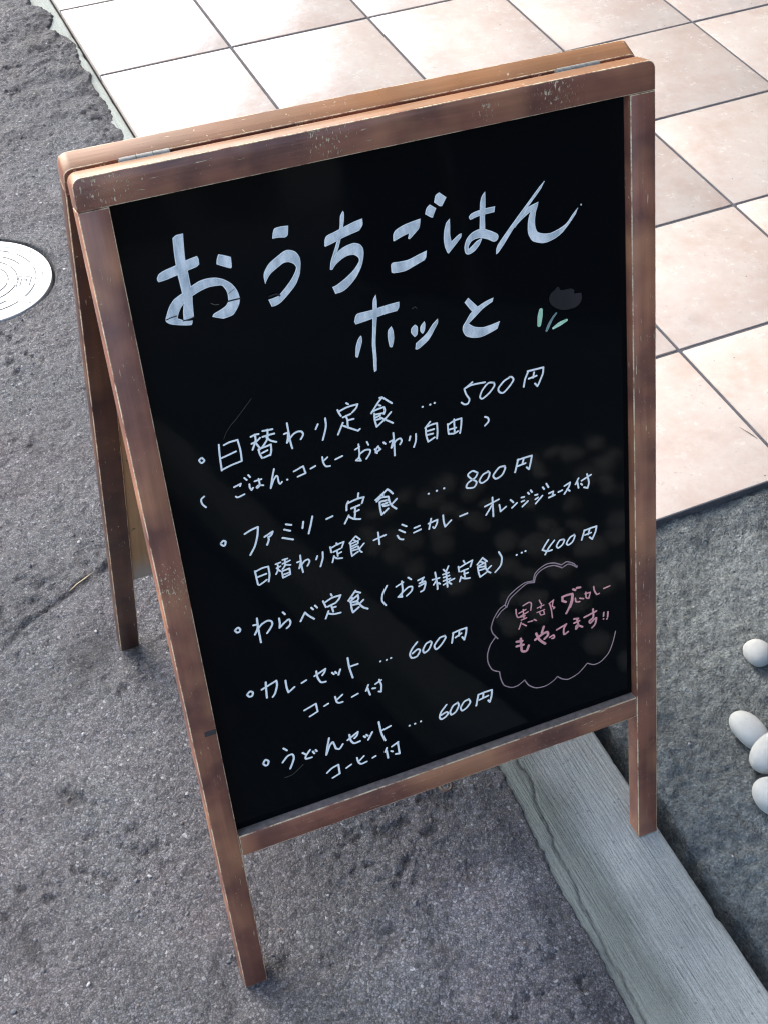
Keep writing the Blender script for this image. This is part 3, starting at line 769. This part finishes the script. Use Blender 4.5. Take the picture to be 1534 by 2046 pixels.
def frame_rot(tilt):
    rz = Matrix.Rotation(YAW, 3, 'Z')
    cr, sr = math.cos(ROLL), math.sin(ROLL)
    rr_ = Matrix(((cr, 0, sr), (0, 1, 0), (-sr, 0, cr)))
    ct, st = math.cos(tilt), math.sin(tilt)
    b = Matrix(((1, 0, 0), (0, st, -ct), (0, ct, st)))      # columns: across, up, outward
    return rz @ rr_ @ b


FR = frame_rot(TILT)
FM = Matrix.Translation(ORG) @ FR.to_4x4()
hinge_pt = FM @ Vector((0, H, -T - .0085))
RR = frame_rot(-RTILT)
RM = Matrix.Translation(hinge_pt) @ RR.to_4x4() @ Matrix.Translation((0, -H, 0))

board = bpy.data.objects.new('sandwich_board', None)
COL.objects.link(board)
board.location = (-.12, -1.955, -.006)
board.empty_display_size = .1
tag(board, 'folding wooden sandwich board with handwritten black menu panel standing by the kerb', 'sandwich board')
ROOT_INV = Matrix.Translation(-Vector(board.location))

SPOTS = ((.012, H - .008, .022), (.03, H - .004, .03), (.018, H - RT, .018), (.335, H - .012, .014), (.20, H - .006, .03), (.40, H - .008, .03))
WU, WV = mat_wood('stained_wood_across', 0, spots=SPOTS), mat_wood('stained_wood_upright', 1, spots=((.012, .50, .03),))
WVR = mat_wood('shaded_side_wood', 1, dark=.30)  # rear stiles: shade between the leaves painted in as darker wood
FADED_LIT = mat_wood('faded_lit_top_wood', 0, tan=.72)  # rail tops: faded varnish, with sky light painted in as well
DUSTY = mat_plain('dusty_ledge', (.20, .165, .145), .8, 0, .3, 160)
RU, RV = mat_wood('rubbed_edge_across', 0, True), mat_wood('rubbed_edge_upright', 1, True)


def bevelled(verts, faces, off, mats, nm, seg=2, top=False):
    bm = bmesh.new()
    vs = [bm.verts.new(v) for v in verts]
    for f in faces: bm.faces.new([vs[i] for i in f])
    bmesh.ops.recalc_face_normals(bm, faces=bm.faces)
    old = set(bm.faces)
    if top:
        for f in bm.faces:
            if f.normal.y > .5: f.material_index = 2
    sharp = [e for e in bm.edges if len(e.link_faces) == 2 and e.calc_face_angle(0) > math.radians(35)]
    r = bmesh.ops.bevel(bm, geom=sharp, offset=off, segments=seg, profile=.5, affect='EDGES', clamp_overlap=True)
    for f in r['faces']: f.material_index = 1
    me = bm_mesh(bm, nm, True)
    me.set_sharp_from_angle(angle=math.radians(40))
    for m in mats: me.materials.append(m)
    return me


def place(name, me, mtx, parent=board):
    o = link(name, me, parent)
    o.matrix_local = ROOT_INV @ mtx if parent is board else mtx
    return o


BOX = [(0, 1, 2, 3), (7, 6, 5, 4), (0, 4, 5, 1), (1, 5, 6, 2), (2, 6, 7, 3), (3, 7, 4, 0)]


def box(u0, u1, v0, v1, w0, w1, vcut=0.0):
    """vcut lifts the bottom back edge so a leaning leg stands flat; w1 is the front"""
    return [(u0, v0 + vcut, w0), (u1, v0 + vcut, w0), (u1, v1, w0), (u0, v1, w0), (u0, v0, w1), (u1, v0, w1), (u1, v1, w1), (u0, v1, w1)]


def top_rail(w0, w1):
    """full-width rail with two rounded upper corners"""
    r = .0075
    pts = [(0, H - RT), (W, H - RT)]
    pts += [(W - r + r * math.cos(a), H - r + r * math.sin(a)) for a in np.linspace(0, math.pi / 2, 7)]
    pts += [(r - r * math.sin(a), H - r + r * math.cos(a)) for a in np.linspace(0, math.pi / 2, 7)]
    n = len(pts)
    V = [(x, y, w0) for x, y in pts] + [(x, y, w1) for x, y in pts]
    F = [tuple(range(n)), tuple(range(n, 2 * n))] + [(i, (i + 1) % n, n + (i + 1) % n, n + i) for i in range(n)]
    return bevelled(V, F, .0008, (WU, RU, FADED_LIT), 'top_rail', top=True)


def frame(mtx, tilt, front, cutL, cutR):
    w0, w1 = (-T if front else -.0185, 0.0)
    vc = T * math.tan(tilt) if front else 0
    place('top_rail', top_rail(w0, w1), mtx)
    e = .00025
    for u0, cut in ((0, cutL), (W - S, cutR)):
        vs = box(u0, u0 + S, cut, H - RT - e, w0, w1, vc)
        if not front:
            k = T * math.tan(tilt)
            vs = [(a, b + (k if (i in (4, 5)) else 0), c) for i, (a, b, c) in enumerate(vs)]
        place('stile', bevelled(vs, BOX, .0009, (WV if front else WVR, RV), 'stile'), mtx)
    place('bottom_rail', bevelled(box(S + e, W - S - e, B0, B1, w0 + (.001 if front else 0), w1 - (.0004 if front else .006)), BOX, .0010, (WU, RU, DUSTY), 'bottom_rail', top=True), mtx)


frame(FM, TILT, True, 0.0, 0.0)
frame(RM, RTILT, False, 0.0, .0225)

k = M('black_panel', 0.06, 0.10)
k.col((.0016, .0027, .0036))
sm = k.rng(k.noise(7, 4, 0.6), 0.45, 0.7)
k.rough(k.math('ADD', 0.045, k.math('MULTIPLY', sm, 0.03)))
k.bump(k.noise(9, 2), 0.0004)
PANEL_M = k.m
panel = place('writing_panel', bevelled(box(S + .0004, W - S - .0004, B1 + .0004, H - RT - .0004, -REC - .004, -REC), BOX, .0003, (PANEL_M, PANEL_M), 'writing_panel', 1), FM)
PLY = M('plywood_back', 0.6, 0.4)
g_ = PLY.noise(1, 4, .6, PLY.co((120, 5, 120)))
pc = PLY.mix(PLY.noise(11, 3), (.42, .26, .13), (.30, .18, .09))
pc = PLY.mul(pc, PLY.rng(g_, .25, .75, .72, 1.2))
dust = PLY.rng(PLY.math('ADD', PLY.sep()[1], PLY.math('MULTIPLY', PLY.noise(20, 3), .05)), B1 + .06, B1 + .015)
PLY.col(PLY.mix(PLY.math('MULTIPLY', dust, .8), pc, (.30, .285, .26)))
back = place('back_panel', bevelled(box(S + .0004, W - S - .0004, B0 + .007, H - RT - .0004, -.0055, -.0025), BOX, .0003, (PLY.m, PLY.m), 'back_panel', 1), RM)
tag(back, 'bare plywood back of the rear leaf')
inner = place('inner_panel', bevelled(box(S + .0004, W - S - .0004, B1 + .0004, H - RT - .0004, -REC - .006, -REC - .002), BOX, .0003, (PLY.m, PLY.m), 'inner_panel', 1), FM)

STEEL = mat_plain('dull_steel', (.20, .205, .195), .6, .6, .2, 300)
STEEL_D = mat_plain('brass_screw', (.38, .33, .24), .4, 1.0, .2, 300)


def cyl(bm, a, b, r, n=14):
    a = Vector(a); b = Vector(b); d = b - a
    m = Matrix.Translation((a + b) / 2) @ d.to_track_quat('Z', 'Y').to_matrix().to_4x4()
    bmesh.ops.create_cone(bm, cap_ends=True, segments=n, radius1=r, radius2=r, depth=d.length, matrix=m)


for hu in (.0420, .4135):
    bm = bmesh.new()
    for q in range(3):
        cyl(bm, (hu + q * .0132 + .0002, H - .0016, -T - .0042), (hu + (q + 1) * .0132 - .0002, H - .0016, -T - .0042), .0036)
    me = bm_mesh(bm, 'hinge', True); me.set_sharp_from_angle(angle=math.radians(40)); me.materials.append(STEEL)
    hg = place('hinge', me, FM)
    for z0, z1 in ((-T - .0012, -T - .0002), (-T - .0081, -T - .0071)):
        V = box(hu, hu + .0396, H - .020, H - .0002, z0, z1)
        lf = link('hinge_leaf', bevelled(V, BOX, .0002, (STEEL, STEEL), 'hinge_leaf', 1), hg)
MARK = mat_plain('dark_tape', (.045, .038, .036), .7, sc=200)
place('tape_scrap', bevelled(box(.0125, .0236, 0.3317, 0.3371, -.0002, .0004), BOX, .0001, (MARK, MARK), 'tape_scrap', 1), FM)
# small nails in the plywood edge
for v in (.30, .44, .62):
    bm = bmesh.new(); cyl(bm, (S + .006, v, -.0026), (S + .006, v, -.0018), .0016, 10)
    me = bm_mesh(bm, 'nail'); me.materials.append(STEEL_D); place('nail', me, RM)

# ---------------------------------------------------------------- handwriting
INK_W = mat_ink('white_marker', (.93, .94, .88), (.98, .97, .92), 60)
INK_B = mat_ink('broad_white_marker', (.50, .55, .55), (.97, .96, .91), 95)
INK_P = mat_ink('pink_marker', (.95, .42, .40), (.66, .32, .32), 120)
INK_C = mat_ink('faint_pink_marker', (.46, .31, .31), (.29, .20, .205), 60)
INK_G = mat_ink('green_marker', (.36, .66, .40), (.66, .90, .66), 110)
INK_Y = mat_ink('grey_green_marker', (.13, .20, .19), (.24, .33, .30), 110)
INK_D = mat_ink('faded_violet_marker', (.009, .009, .011), (.020, .016, .020), 60)
INK_K = mat_ink('scratched_black', (.006, .007, .008), (.004, .005, .006), 60)
INK_S = mat_ink('fine_scratch', (.10, .085, .065), (.05, .042, .034), 90)


def parse(s):
    pts = []
    for t in s.split():
        c = t.endswith('!')
        v = [float(q) / 1e4 for q in t.rstrip('!').split(',')]
        pts.append((v, c))
    return pts


def smooth(P, closed):
    """Catmull-Rom through P, broken at corner points"""
    n = len(P)
    if n < 3 and not closed: return [np.array(p[0]) for p in P]
    A = [np.array(p[0]) for p in P]; C = [p[1] for p in P]
    out = []
    rngi = range(n) if closed else range(n - 1)
    for i in rngi:
        j = (i + 1) % n
        p1, p2 = A[i], A[j]
        p0 = A[i - 1] if (closed or i > 0) and not C[i] else p1 - (p2 - p1) * .32
        p3 = A[(j + 1) % n] if (closed or j < n - 1) and not C[j] else p2 + (p2 - p1) * .32
        m1 = (p2 - p0) * .5; m2 = (p3 - p1) * .32
        L = np.linalg.norm((p2 - p1)[:2])
        for m in (m1, m2):
            q = np.linalg.norm(m[:2])
            if q > 1.3 * L: m *= 1.3 * L / q
        st = 7 if L > .004 else 5
        for q in range(st):
            t = q / st
            out.append((2 * t**3 - 3 * t**2 + 1) * p1 + (t**3 - 2 * t**2 + t) * m1 + (-2 * t**3 + 3 * t**2) * p2 + (t**3 - t**2) * m2)
    if not closed: out.append(A[-1])
    return out


def inset(P, d):
    P = [np.array(p[:2]) for p in P]; n = len(P)
    A = sum(P[i][0] * P[(i + 1) % n][1] - P[(i + 1) % n][0] * P[i][1] for i in range(n))
    s = 1 if A > 0 else -1
    out = []
    for i in range(n):
        t = P[(i + 1) % n] - P[i - 1]; t = t / (np.linalg.norm(t) + 1e-12)
        out.append(P[i] + s * d * np.array((-t[1], t[0])))
    return out


class Ink:
    def __init__(self): self.v = []; self.f = []; self.z = 0.0

    def lift(self): self.z += .00003

    def ribbon(self, pts, width):
        """pts: arrays (u, v[, w]); round ends"""
        self.lift()
        P = [np.array(p[:2]) for p in pts]
        Wd = [(p[2] if len(p) > 2 else width) for p in pts]
        if len(P) == 1: P = [P[0], P[0] + np.array((.00012, 0))]; Wd = Wd * 2
        keep = [0] + [i for i in range(1, len(P)) if np.linalg.norm(P[i] - P[i - 1]) > 1e-6]
        P = [P[i] for i in keep]; Wd = [Wd[i] for i in keep]
        b = len(self.v); n = len(P); L = []; Rr = []
        for i in range(n):
            d = P[min(i + 1, n - 1)] - P[max(i - 1, 0)]
            d = d / (np.linalg.norm(d) + 1e-12)
            nn = np.array((-d[1], d[0])) * Wd[i] / 2
            L.append(P[i] + nn); Rr.append(P[i] - nn)
            if i == 0: d0 = d
        for a, c in zip(L, Rr): self.v += [(a[0], a[1], self.z), (c[0], c[1], self.z)]
        for i in range(n - 1): self.f.append((b + 2 * i, b + 2 * i + 1, b + 2 * i + 3, b + 2 * i + 2))
        for ctr, dd, r, i0 in ((P[0], -d0, Wd[0] / 2, 0), (P[-1], d, Wd[-1] / 2, n - 1)):
            base = len(self.v); a0 = math.atan2(dd[1], dd[0])
            cap = [(ctr[0] + r * math.cos(a0 + t), ctr[1] + r * math.sin(a0 + t), self.z) for t in np.linspace(-math.pi / 2, math.pi / 2, 7)]
            self.v += cap
            self.f.append(tuple(range(base, base + 7)))

    def poly(self, pts):
        self.lift()
        b = len(self.v)
        self.v += [(p[0], p[1], self.z) for p in pts]
        for t in tessellate_polygon([[Vector((p[0], p[1], 0)) for p in pts]]):
            self.f.append(tuple(b + i for i in t))

    def obj(self, name, mat_, z=0.0003):
        me = bpy.data.meshes.new(name)
        me.from_pydata(self.v, [], self.f)
        bm = bmesh.new(); bm.from_mesh(me)
        for f in bm.faces:
            f.normal_update()
            if f.normal.z < 0: f.normal_flip()
        bm.to_mesh(me); bm.free()
        me.materials.append(mat_)
        o = link(name, me, panel)
        o.location = (0, 0, -REC + z)
        return o


def strokes(ink, width, s):
    for part in s.split('|'):
        P = parse(part)
        run = []
        for q in P:
            run.append((q[0], False))
            if q[1]:
                ink.ribbon(smooth(run, False), width); run = [(q[0], False)]
        if len(run) > 1 or len(P) == 1:
            ink.ribbon(smooth(run, False) if len(run) > 1 else [np.array(run[0][0])], width)


for ch in OUTLINES:
    ink = Ink()
    for s in ch:
        if s.startswith('R:'): ink.ribbon(smooth(parse(s[2:]), False), .004)
        else: ink.poly(smooth(parse(s), True))
    body = ink.obj('written_character', INK_W)
    thin = Ink()                                    # the streaky, thinner middle of each broad stroke
    for s in ch:
        if s.startswith('R:'):
            thin.ribbon([np.array((q[0], q[1], max(q[2] - .0016, .0006))) for q in smooth(parse(s[2:]), False)], .004)
        else:
            thin.poly(inset(smooth(parse(s), True), .00065))
    thin.obj('streaky_ink', INK_B, .00065)
for data, nm, m in ((WHITE_INK, 'written_character', INK_W), (PINK_INK, 'pink_character', INK_P), (CLOUD_INK, 'cloud_outline', INK_C), (SCRATCHES, 'scratch', INK_S)):
    for wd, s in data:
        ink = Ink(); strokes(ink, wd * .93e-4, s); ink.obj(nm, m)
for wd, s in PAINT_GAPS:
    ink = Ink(); strokes(ink, wd * 1e-4, s); ink.obj('paint_gap', INK_K, .0011)
for L_, nm, m in ((GREEN_INK, 'leaf_stroke', INK_G), (GREY_INK, 'leaf_stroke', INK_Y)):
    for s in L_:
        ink = Ink(); ink.ribbon(smooth(parse(s[2:]), False), .003); ink.obj(nm, m)
ink = Ink(); ink.poly(smooth(parse(DARK_PETAL), True)); ink.obj('flower_smudge', INK_D)

# ================================================================= manhole cover
LIDM = mat_plain('glare_pale_metal', (.72, .74, .72), .45, .0, .10, 60, bump=.0006)  # sky glare on the cover put into a pale base colour
LIDG = mat_plain('cover_groove', (.09, .10, .09), .7, .2, .2, 60)
lid = bpy.data.objects.new('meter_cover', None); COL.objects.link(lid)
lid.location = (MANHOLE[0], MANHOLE[1], LID_Z)
lid.rotation_euler = (0, 0, math.radians(-24))
lid.empty_display_size = .05
tag(lid, 'round metal cover, pale with painted sky glare, set in the asphalt beside the sandwich board', 'utility cover')


def lathe(prof, seg=96):
    bm = bmesh.new(); rings = []
    for r, z in prof:
        if r < 1e-6: rings.append([bm.verts.new((0, 0, z))])
        else: rings.append([bm.verts.new((r * math.cos(2 * math.pi * i / seg), r * math.sin(2 * math.pi * i / seg), z)) for i in range(seg)])
    for a, b in zip(rings[:-1], rings[1:]):
        for i in range(seg):
            j = (i + 1) % seg
            if len(b) == 1: bm.faces.new((a[i], a[j], b[0]))
            else: bm.faces.new((a[i], a[j], b[j], b[i]))
    return bm


R_ = MANHOLE[2]
me = bm_mesh(lathe([(R_, -.03), (R_, -.001), (R_ - .002, 0), (R_ - .0135, 0), (R_ - .0145, -.0015), (R_ - .0145, -.03)]), 'rim', True)
me.set_sharp_from_angle(angle=math.radians(40)); me.materials.append(LIDM)
link('rim', me, lid)
q = R_ - .0155
me = bm_mesh(lathe([(q, -.03), (q, -.0022), (q - .001, -.0012), (0, -.0012)]), 'lid_plate', True)
me.set_sharp_from_angle(angle=math.radians(40)); me.materials.append(LIDM)
plate = link('lid_plate', me, lid)


def arc(r0, r1, a0, a1, z0, z1, n=14):
    bm = bmesh.new()
    ring = [[bm.verts.new((r * math.cos(a), r * math.sin(a), z)) for a in np.linspace(a0, a1, n)] for r, z in ((r0, z0), (r0, z1), (r1, z1), (r1, z0))]
    for A, B in zip(ring[:-1], ring[1:]):
        for i in range(n - 1): bm.faces.new((A[i], A[i + 1], B[i + 1], B[i]))
    bm.faces.new([r[0] for r in ring]); bm.faces.new([r[-1] for r in ring])
    return bm


rr = random.Random(5)
for (r0, nseg) in ((.087, 11), (.071, 9), (.056, 7), (.041, 5)):
    for s_ in range(nseg):
        a0 = 2 * math.pi * s_ / nseg + .05 + rr.uniform(-.05, .05); a1 = a0 + 2 * math.pi / nseg - .16
        mid = (a0 + a1) / 2
        if r0 in (.071, .056) and abs((mid + math.pi) % (2 * math.pi) - math.pi) < .35: continue
        me = bm_mesh(arc(r0, r0 + .0016, a0, a1, -.0013, -.0004), 'ridge'); me.materials.append(LIDG)
        link('ridge', me, plate)
for a in (.1, .9, 1.75, 2.6, 3.4, 4.2, 5.0, 5.7):      # short radial marks on the rim
    bm = bmesh.new()
    bmesh.ops.create_cube(bm, size=1, matrix=Matrix.Rotation(a, 4, 'Z') @ Matrix.Translation((R_ - .0075, 0, .0001)) @ Matrix.Diagonal((.006, .0012, .0006, 1)))
    me = bm_mesh(bm, 'rim_mark'); me.materials.append(LIDG); link('rim_mark', me, lid)
# small framed emblem on the lid
for (x, y, w_, h_) in ((.0585, 0, .001, .030), (.0795, 0, .001, .024), (.069, .0125, .018, .001), (.064, -.002, .001, .020), (.070, .006, .007, .0009), (.0705, .001, .0065, .0009), (.073, .0035, .0009, .005), (.0695, -.004, .0012, .0012), (.0725, -.007, .0012, .0012), (.069, -.010, .0012, .0012)):
    bm = bmesh.new()
    bmesh.ops.create_cube(bm, size=1, matrix=Matrix.Translation((x, y, -.0009)) @ Matrix.Diagonal((w_, h_, .001, 1)))
    me = bm_mesh(bm, 'emblem_stroke'); me.materials.append(LIDG); link('emblem_stroke', me, plate)

# ================================================================= white pebbles
k = M('white_pebble', 0.75, 0.25)
pc = k.mix(k.noise(22, 4, .6), (.60, .62, .60), (.44, .46, .45))
pc = k.mix(k.math('MULTIPLY', k.rng(k.noise(26, 5, .7), .54, .66), .6), pc, (.26, .275, .275))
pi = k.n('ShaderNodeObjectInfo').outputs['Random']
pc = k.mul(pc, k.rng(pi, 0, 1, .78, 1.04))
k.col(k.mul(pc, k.rng(k.noise(500, 2), .3, .7, .90, 1.08)))
k.bump(k.noise(300, 4, .65), .0009)
PEB = k.m


def pebble_mesh(seed, sub):
    r = random.Random(seed)
    bm = bmesh.new(); bmesh.ops.create_icosphere(bm, subdivisions=sub, radius=1)
    ax = [Vector((r.gauss(0, 1), r.gauss(0, 1), r.gauss(0, 1))).normalized() for _ in range(5)]
    am = [r.uniform(-.24, .12) for _ in ax]
    for v in bm.verts:
        d = v.co.normalized(); s = 1.0
        for a, m in zip(ax, am): s += m * max(0, d.dot(a)) ** 2
        e = .88                                     # a little squarish
        v.co = Vector([math.copysign(abs(c) ** e, c) for c in d]) * s
    me = bm_mesh(bm, 'pebble', True); me.materials.append(PEB)
    return me


def pebble(x, y, a, b, c, rz, me, label, group='white pebbles in the concrete bed', tilt=0.0):
    z = float(bed_z(np.array([[x]]), np.array([[y]]))[0, 0])
    o = link('pebble', me, loc=(x, y, z + c * .76))
    o.scale = (a, b, c); o.rotation_euler = (tilt, tilt * .6, rz)
    return tag(o, label, 'pebble', group)


pebble(0.3828, -2.0377, .0172, .0185, .0145, .2, pebble_mesh(1, 4), 'roundish white pebble lying alone on the dark concrete, nearest the tiles')
pebble(0.3002, -2.1353, .0195, .0290, .0180, .10, pebble_mesh(2, 4), 'egg-shaped white pebble whose lower end touches a greyer pebble')
pebble(0.3058, -2.1744, .0300, .0205, .0175, .42, pebble_mesh(3, 4), 'greyish-topped long pebble leaning against the egg-shaped one')
pebble(0.2713, -2.2272, .0225, .0255, .0180, -.3, pebble_mesh(4, 4), 'smooth white pebble with a dark streak, nearest the kerb')
far = [pebble_mesh(20 + q, 3) for q in range(4)]
r = random.Random(11); spots = []
tries = 0
while len(spots) < 170 and tries < 20000:
    tries += 1
    x, y = r.uniform(.24, 1.35), r.uniform(-3.95, -2.35)
    if any((x - a) ** 2 + (y - b) ** 2 < .052 ** 2 for a, b in spots): continue
    # keep clear of what the photograph's frame shows
    v = Vector((x, y, -.02)) - CAM_POS
    px = v.dot(c_right) / v.dot(c_fwd) * 2794.8; py = v.dot(c_down) / v.dot(c_fwd) * 2794.8
    if abs(px) < 767 + 60 and abs(py) < 1023 + 60: continue
    spots.append((x, y))
for n_, (x, y) in enumerate(spots):
    a = r.uniform(.019, .026)
    pebble(x, y, a, a * r.uniform(1.0, 1.4), a * r.uniform(.7, .9), r.uniform(0, 3.1), far[n_ % 4], 'white pebble further along the bed beside the kerb', 'white pebbles further along the bed')

# ================================================================= small litter
RUST = mat_plain('rusty_iron', (.14, .095, .075), .7, .3, .35, 200, bump=.0004)
bm = bmesh.new()
nseg, ns = 28, 8
vs = [[bm.verts.new(((.0066 + .0017 * math.cos(b)) * math.cos(a), (.0066 + .0017 * math.cos(b)) * math.sin(a) * 1.1, .0017 * math.sin(b)))
       for b in np.linspace(0, 2 * math.pi, ns, endpoint=False)] for a in np.linspace(.25, 2 * math.pi - .1, nseg)]
for i in range(nseg - 1):
    for j in range(ns): bm.faces.new((vs[i][j], vs[i + 1][j], vs[i + 1][(j + 1) % ns], vs[i][(j + 1) % ns]))
bm.faces.new(vs[0]); bm.faces.new(vs[-1])
me = bm_mesh(bm, 'iron_ring', True); me.materials.append(RUST)
o = link('iron_ring', me, loc=(-0.0696, -2.0605, -.0035)); o.rotation_euler = (.1, -.1, 2.2)
tag(o, 'small rusty iron ring lying on the asphalt under the lower rail', 'ring')


def blade(name, pts, w, col_, label, cat):
    bm = bmesh.new(); ring = []
    for i, (x, y, z) in enumerate(pts):
        t = i / (len(pts) - 1); ww = w * (1 - .7 * abs(2 * t - 1) ** 2)
        d = Vector(pts[min(i + 1, len(pts) - 1)]) - Vector(pts[max(i - 1, 0)]); d.normalize()
        s_ = Vector((-d.y, d.x, 0))
        ring.append([bm.verts.new(Vector((x, y, z)) + s_ * ww * ca + Vector((0, 0, ww * .5 * sa))) for ca, sa in ((1, 0), (.4, .9), (-.4, .9), (-1, 0), (0, -.6))])
    for A, B in zip(ring[:-1], ring[1:]):
        for j in range(5): bm.faces.new((A[j], B[j], B[(j + 1) % 5], A[(j + 1) % 5]))
    bm.faces.new(ring[0]); bm.faces.new(ring[-1])
    me = bm_mesh(bm, name, True); me.materials.append(mat_plain(name + '_skin', col_, .7, sc=300))
    o = link(name, me)
    return tag(o, label, cat)


zc = float(road_base(np.array([-.37]), np.array([-1.57]))[0])
blade('dry_straw', [(-.388, -1.580, zc + .003), (-.376, -1.574, zc + .005), (-.362, -1.567, zc + .004), (-.350, -1.563, zc + .006)], .0009, (.42, .35, .22), 'dry yellow straw lying in the road crack', 'straw')
blade('thin_twig', [(0.5908, -1.6874, .0010), (0.5966, -1.7052, .0014), (0.6005, -1.7190, .0010)], .0008, (.11, .085, .065), 'thin dark twig lying on the tile close to the joint', 'twig')
blade('leaf_scrap', [(.485, -.615, .004), (.497, -.612, .006), (.508, -.615, .006), (.520, -.612, .004)], .009, (.13, .12, .09), 'curled dark leaf scrap on the bright tiles', 'leaf')

# ================================================================= unseen buildings outside the frame, shaped for shade and reflection
TIMB = mat_plain('dark_timber', (.045, .035, .030), .7, sc=30)
PLAS = mat_plain('grey_plaster', (.16, .155, .15), .85, sc=25)
ROOF = mat_plain('slate_roof', (.06, .062, .068), .6, sc=20)
GLS = mat_plain('window_glass', (.02, .025, .03), .05, sc=5)


def house(name, label, x0, x1, y0, y1, h, eave, face):
    root = bpy.data.objects.new(name, None); COL.objects.link(root)
    root.location = ((x0 + x1) / 2, (y0 + y1) / 2, 0); tag(root, label, 'building')

    def prt(nm, a, b, m, par=root):
        bm = bmesh.new()
        a = Vector(a); b = Vector(b)
        bmesh.ops.create_cube(bm, size=1, matrix=Matrix.Translation((a + b) / 2 - Vector(root.location)) @ Matrix.Diagonal((b.x - a.x, b.y - a.y, b.z - a.z, 1)))
        bmesh.ops.bevel(bm, geom=bm.edges[:], offset=.01, segments=1, affect='EDGES')
        me = bm_mesh(bm, nm); me.materials.append(m)
        return link(nm, me, par)
    prt('wall', (x0, y0, -.1), (x1, y1, h), PLAS)
    prt('roof', (x0 - eave, y0 - eave, h + .003), (x1 + eave, y1 + eave, h + .28), ROOF)
    n = int((y1 - y0 if face == 'x' else x1 - x0) / 1.8)
    for i in range(n):
        if face == 'x':
            s0 = y0 + .3 + i * 1.8
            prt('timber_panel', (x0 - .04, s0, .0), (x0 - .003, s0 + 1.6, .85), TIMB)
            w = prt('window', (x0 - .03, s0 + .1, .95), (x0 - .003, s0 + 1.5, 2.1), GLS)
        else:
            s0 = x0 + .3 + i * 1.8
            prt('timber_panel', (s0, y1 + .003, .0), (s0 + 1.6, y1 + .04, .85), TIMB)
            w = prt('window', (s0 + .1, y1 + .003, .95), (s0 + 1.5, y1 + .03, 2.1), GLS)
    return root


house('shading_shop', 'unseen plaster shop with dark timber panels beyond the pebble bed, shaped to shade the tiles', 1.86, 8, -9, 3.2, 4.4, .95, 'x')  # unseen; height, eave and distance set to shade the right-hand tiles
house('reflection_house', 'unseen grey plaster house added behind the camera to darken the panel reflection', -9, 6.5, -34, -25, 4.6, .4, 'y')  # unseen, added so the glossy panel reflects something dark


# ================================================================= loose grit (too small and many to count)
def grit(name, n, area, size, zf, mats, label, seed, sink=.35):
    r = np.random.default_rng(seed)
    bm = bmesh.new(); bmesh.ops.create_icosphere(bm, subdivisions=1, radius=1)
    bv = np.array([v.co[:] for v in bm.verts]); bf = np.array([[v.index for v in f.verts] for f in bm.faces]); bm.free()
    x = r.uniform(area[0], area[1], n); y = r.uniform(area[2], area[3], n)
    s = size[0] + (size[1] - size[0]) * r.random(n) ** 4
    z = zf(x, y)
    V = []; F = []
    for i in range(n):
        sc = s[i] * r.uniform(.6, 1.25, 3); sc[2] *= .8
        a = r.uniform(0, 6.28); c, q = math.cos(a), math.sin(a)
        v = bv * sc * (1 + .18 * r.standard_normal((len(bv), 1)))
        v = np.stack([v[:, 0] * c - v[:, 1] * q, v[:, 0] * q + v[:, 1] * c, v[:, 2]], 1) + (x[i], y[i], z[i] + s[i] * (.5 - sink))
        V.append(v); F.append(bf + i * len(bv))
    me = bpy.data.meshes.new(name)
    me.from_pydata(np.concatenate(V).tolist(), [], np.concatenate(F).tolist())
    for m in mats: me.materials.append(m)
    mi = np.repeat(r.choice(len(mats), n, p=[.46, .3, .15, .09] if len(mats) == 4 else [.5, .4, .1]), len(bf))
    me.polygons.foreach_set('material_index', mi.astype(np.int32))
    o = link(name, me)
    return tag(o, label, kind='stuff')


STONE = [mat_plain('grit_grey', (.105, .108, .120), .8, sc=300), mat_plain('grit_blue', (.075, .083, .095), .7, sc=300), mat_plain('grit_brown', (.13, .105, .095), .8, sc=300), mat_plain('grit_pale', (.32, .32, .32), .7, sc=300)]
rd_v = np.empty(len(road.data.vertices) * 3, dtype=np.float32); road.data.vertices.foreach_get('co', rd_v); rd_v = rd_v.reshape(-1, 3)
NX = 11 + len(np.arange(-.85, .055, .003)); RZ = rd_v[:, 2].reshape(-1, NX); RXs = rd_v[:NX, 0]; RYs = rd_v[::NX, 1]


def road_z(x, y):
    i = np.clip(np.searchsorted(RXs, x), 1, NX - 1); j = np.clip(np.searchsorted(RYs, y), 1, len(RYs) - 1)
    return np.minimum(RZ[j, i], RZ[j - 1, i - 1])


def off_lid(x, y):
    return np.where(np.hypot(x - MANHOLE[0], y - MANHOLE[1]) < MANHOLE[2] + .004, -.05, road_z(x, y))


grit('road_grit', 5200, (-.68, .0, -2.5, .1), (.0007, .0030), off_lid, STONE, 'fine mixed grit bedded in the asphalt', 5)
grit('bed_grit', 700, (.15, .62, -2.45, -1.815), (.0005, .0020), lambda x, y: bed_z(x, y), [STONE[1], STONE[0], STONE[3]][:3], 'fine grit scattered on the dark concrete bed', 6, .2)
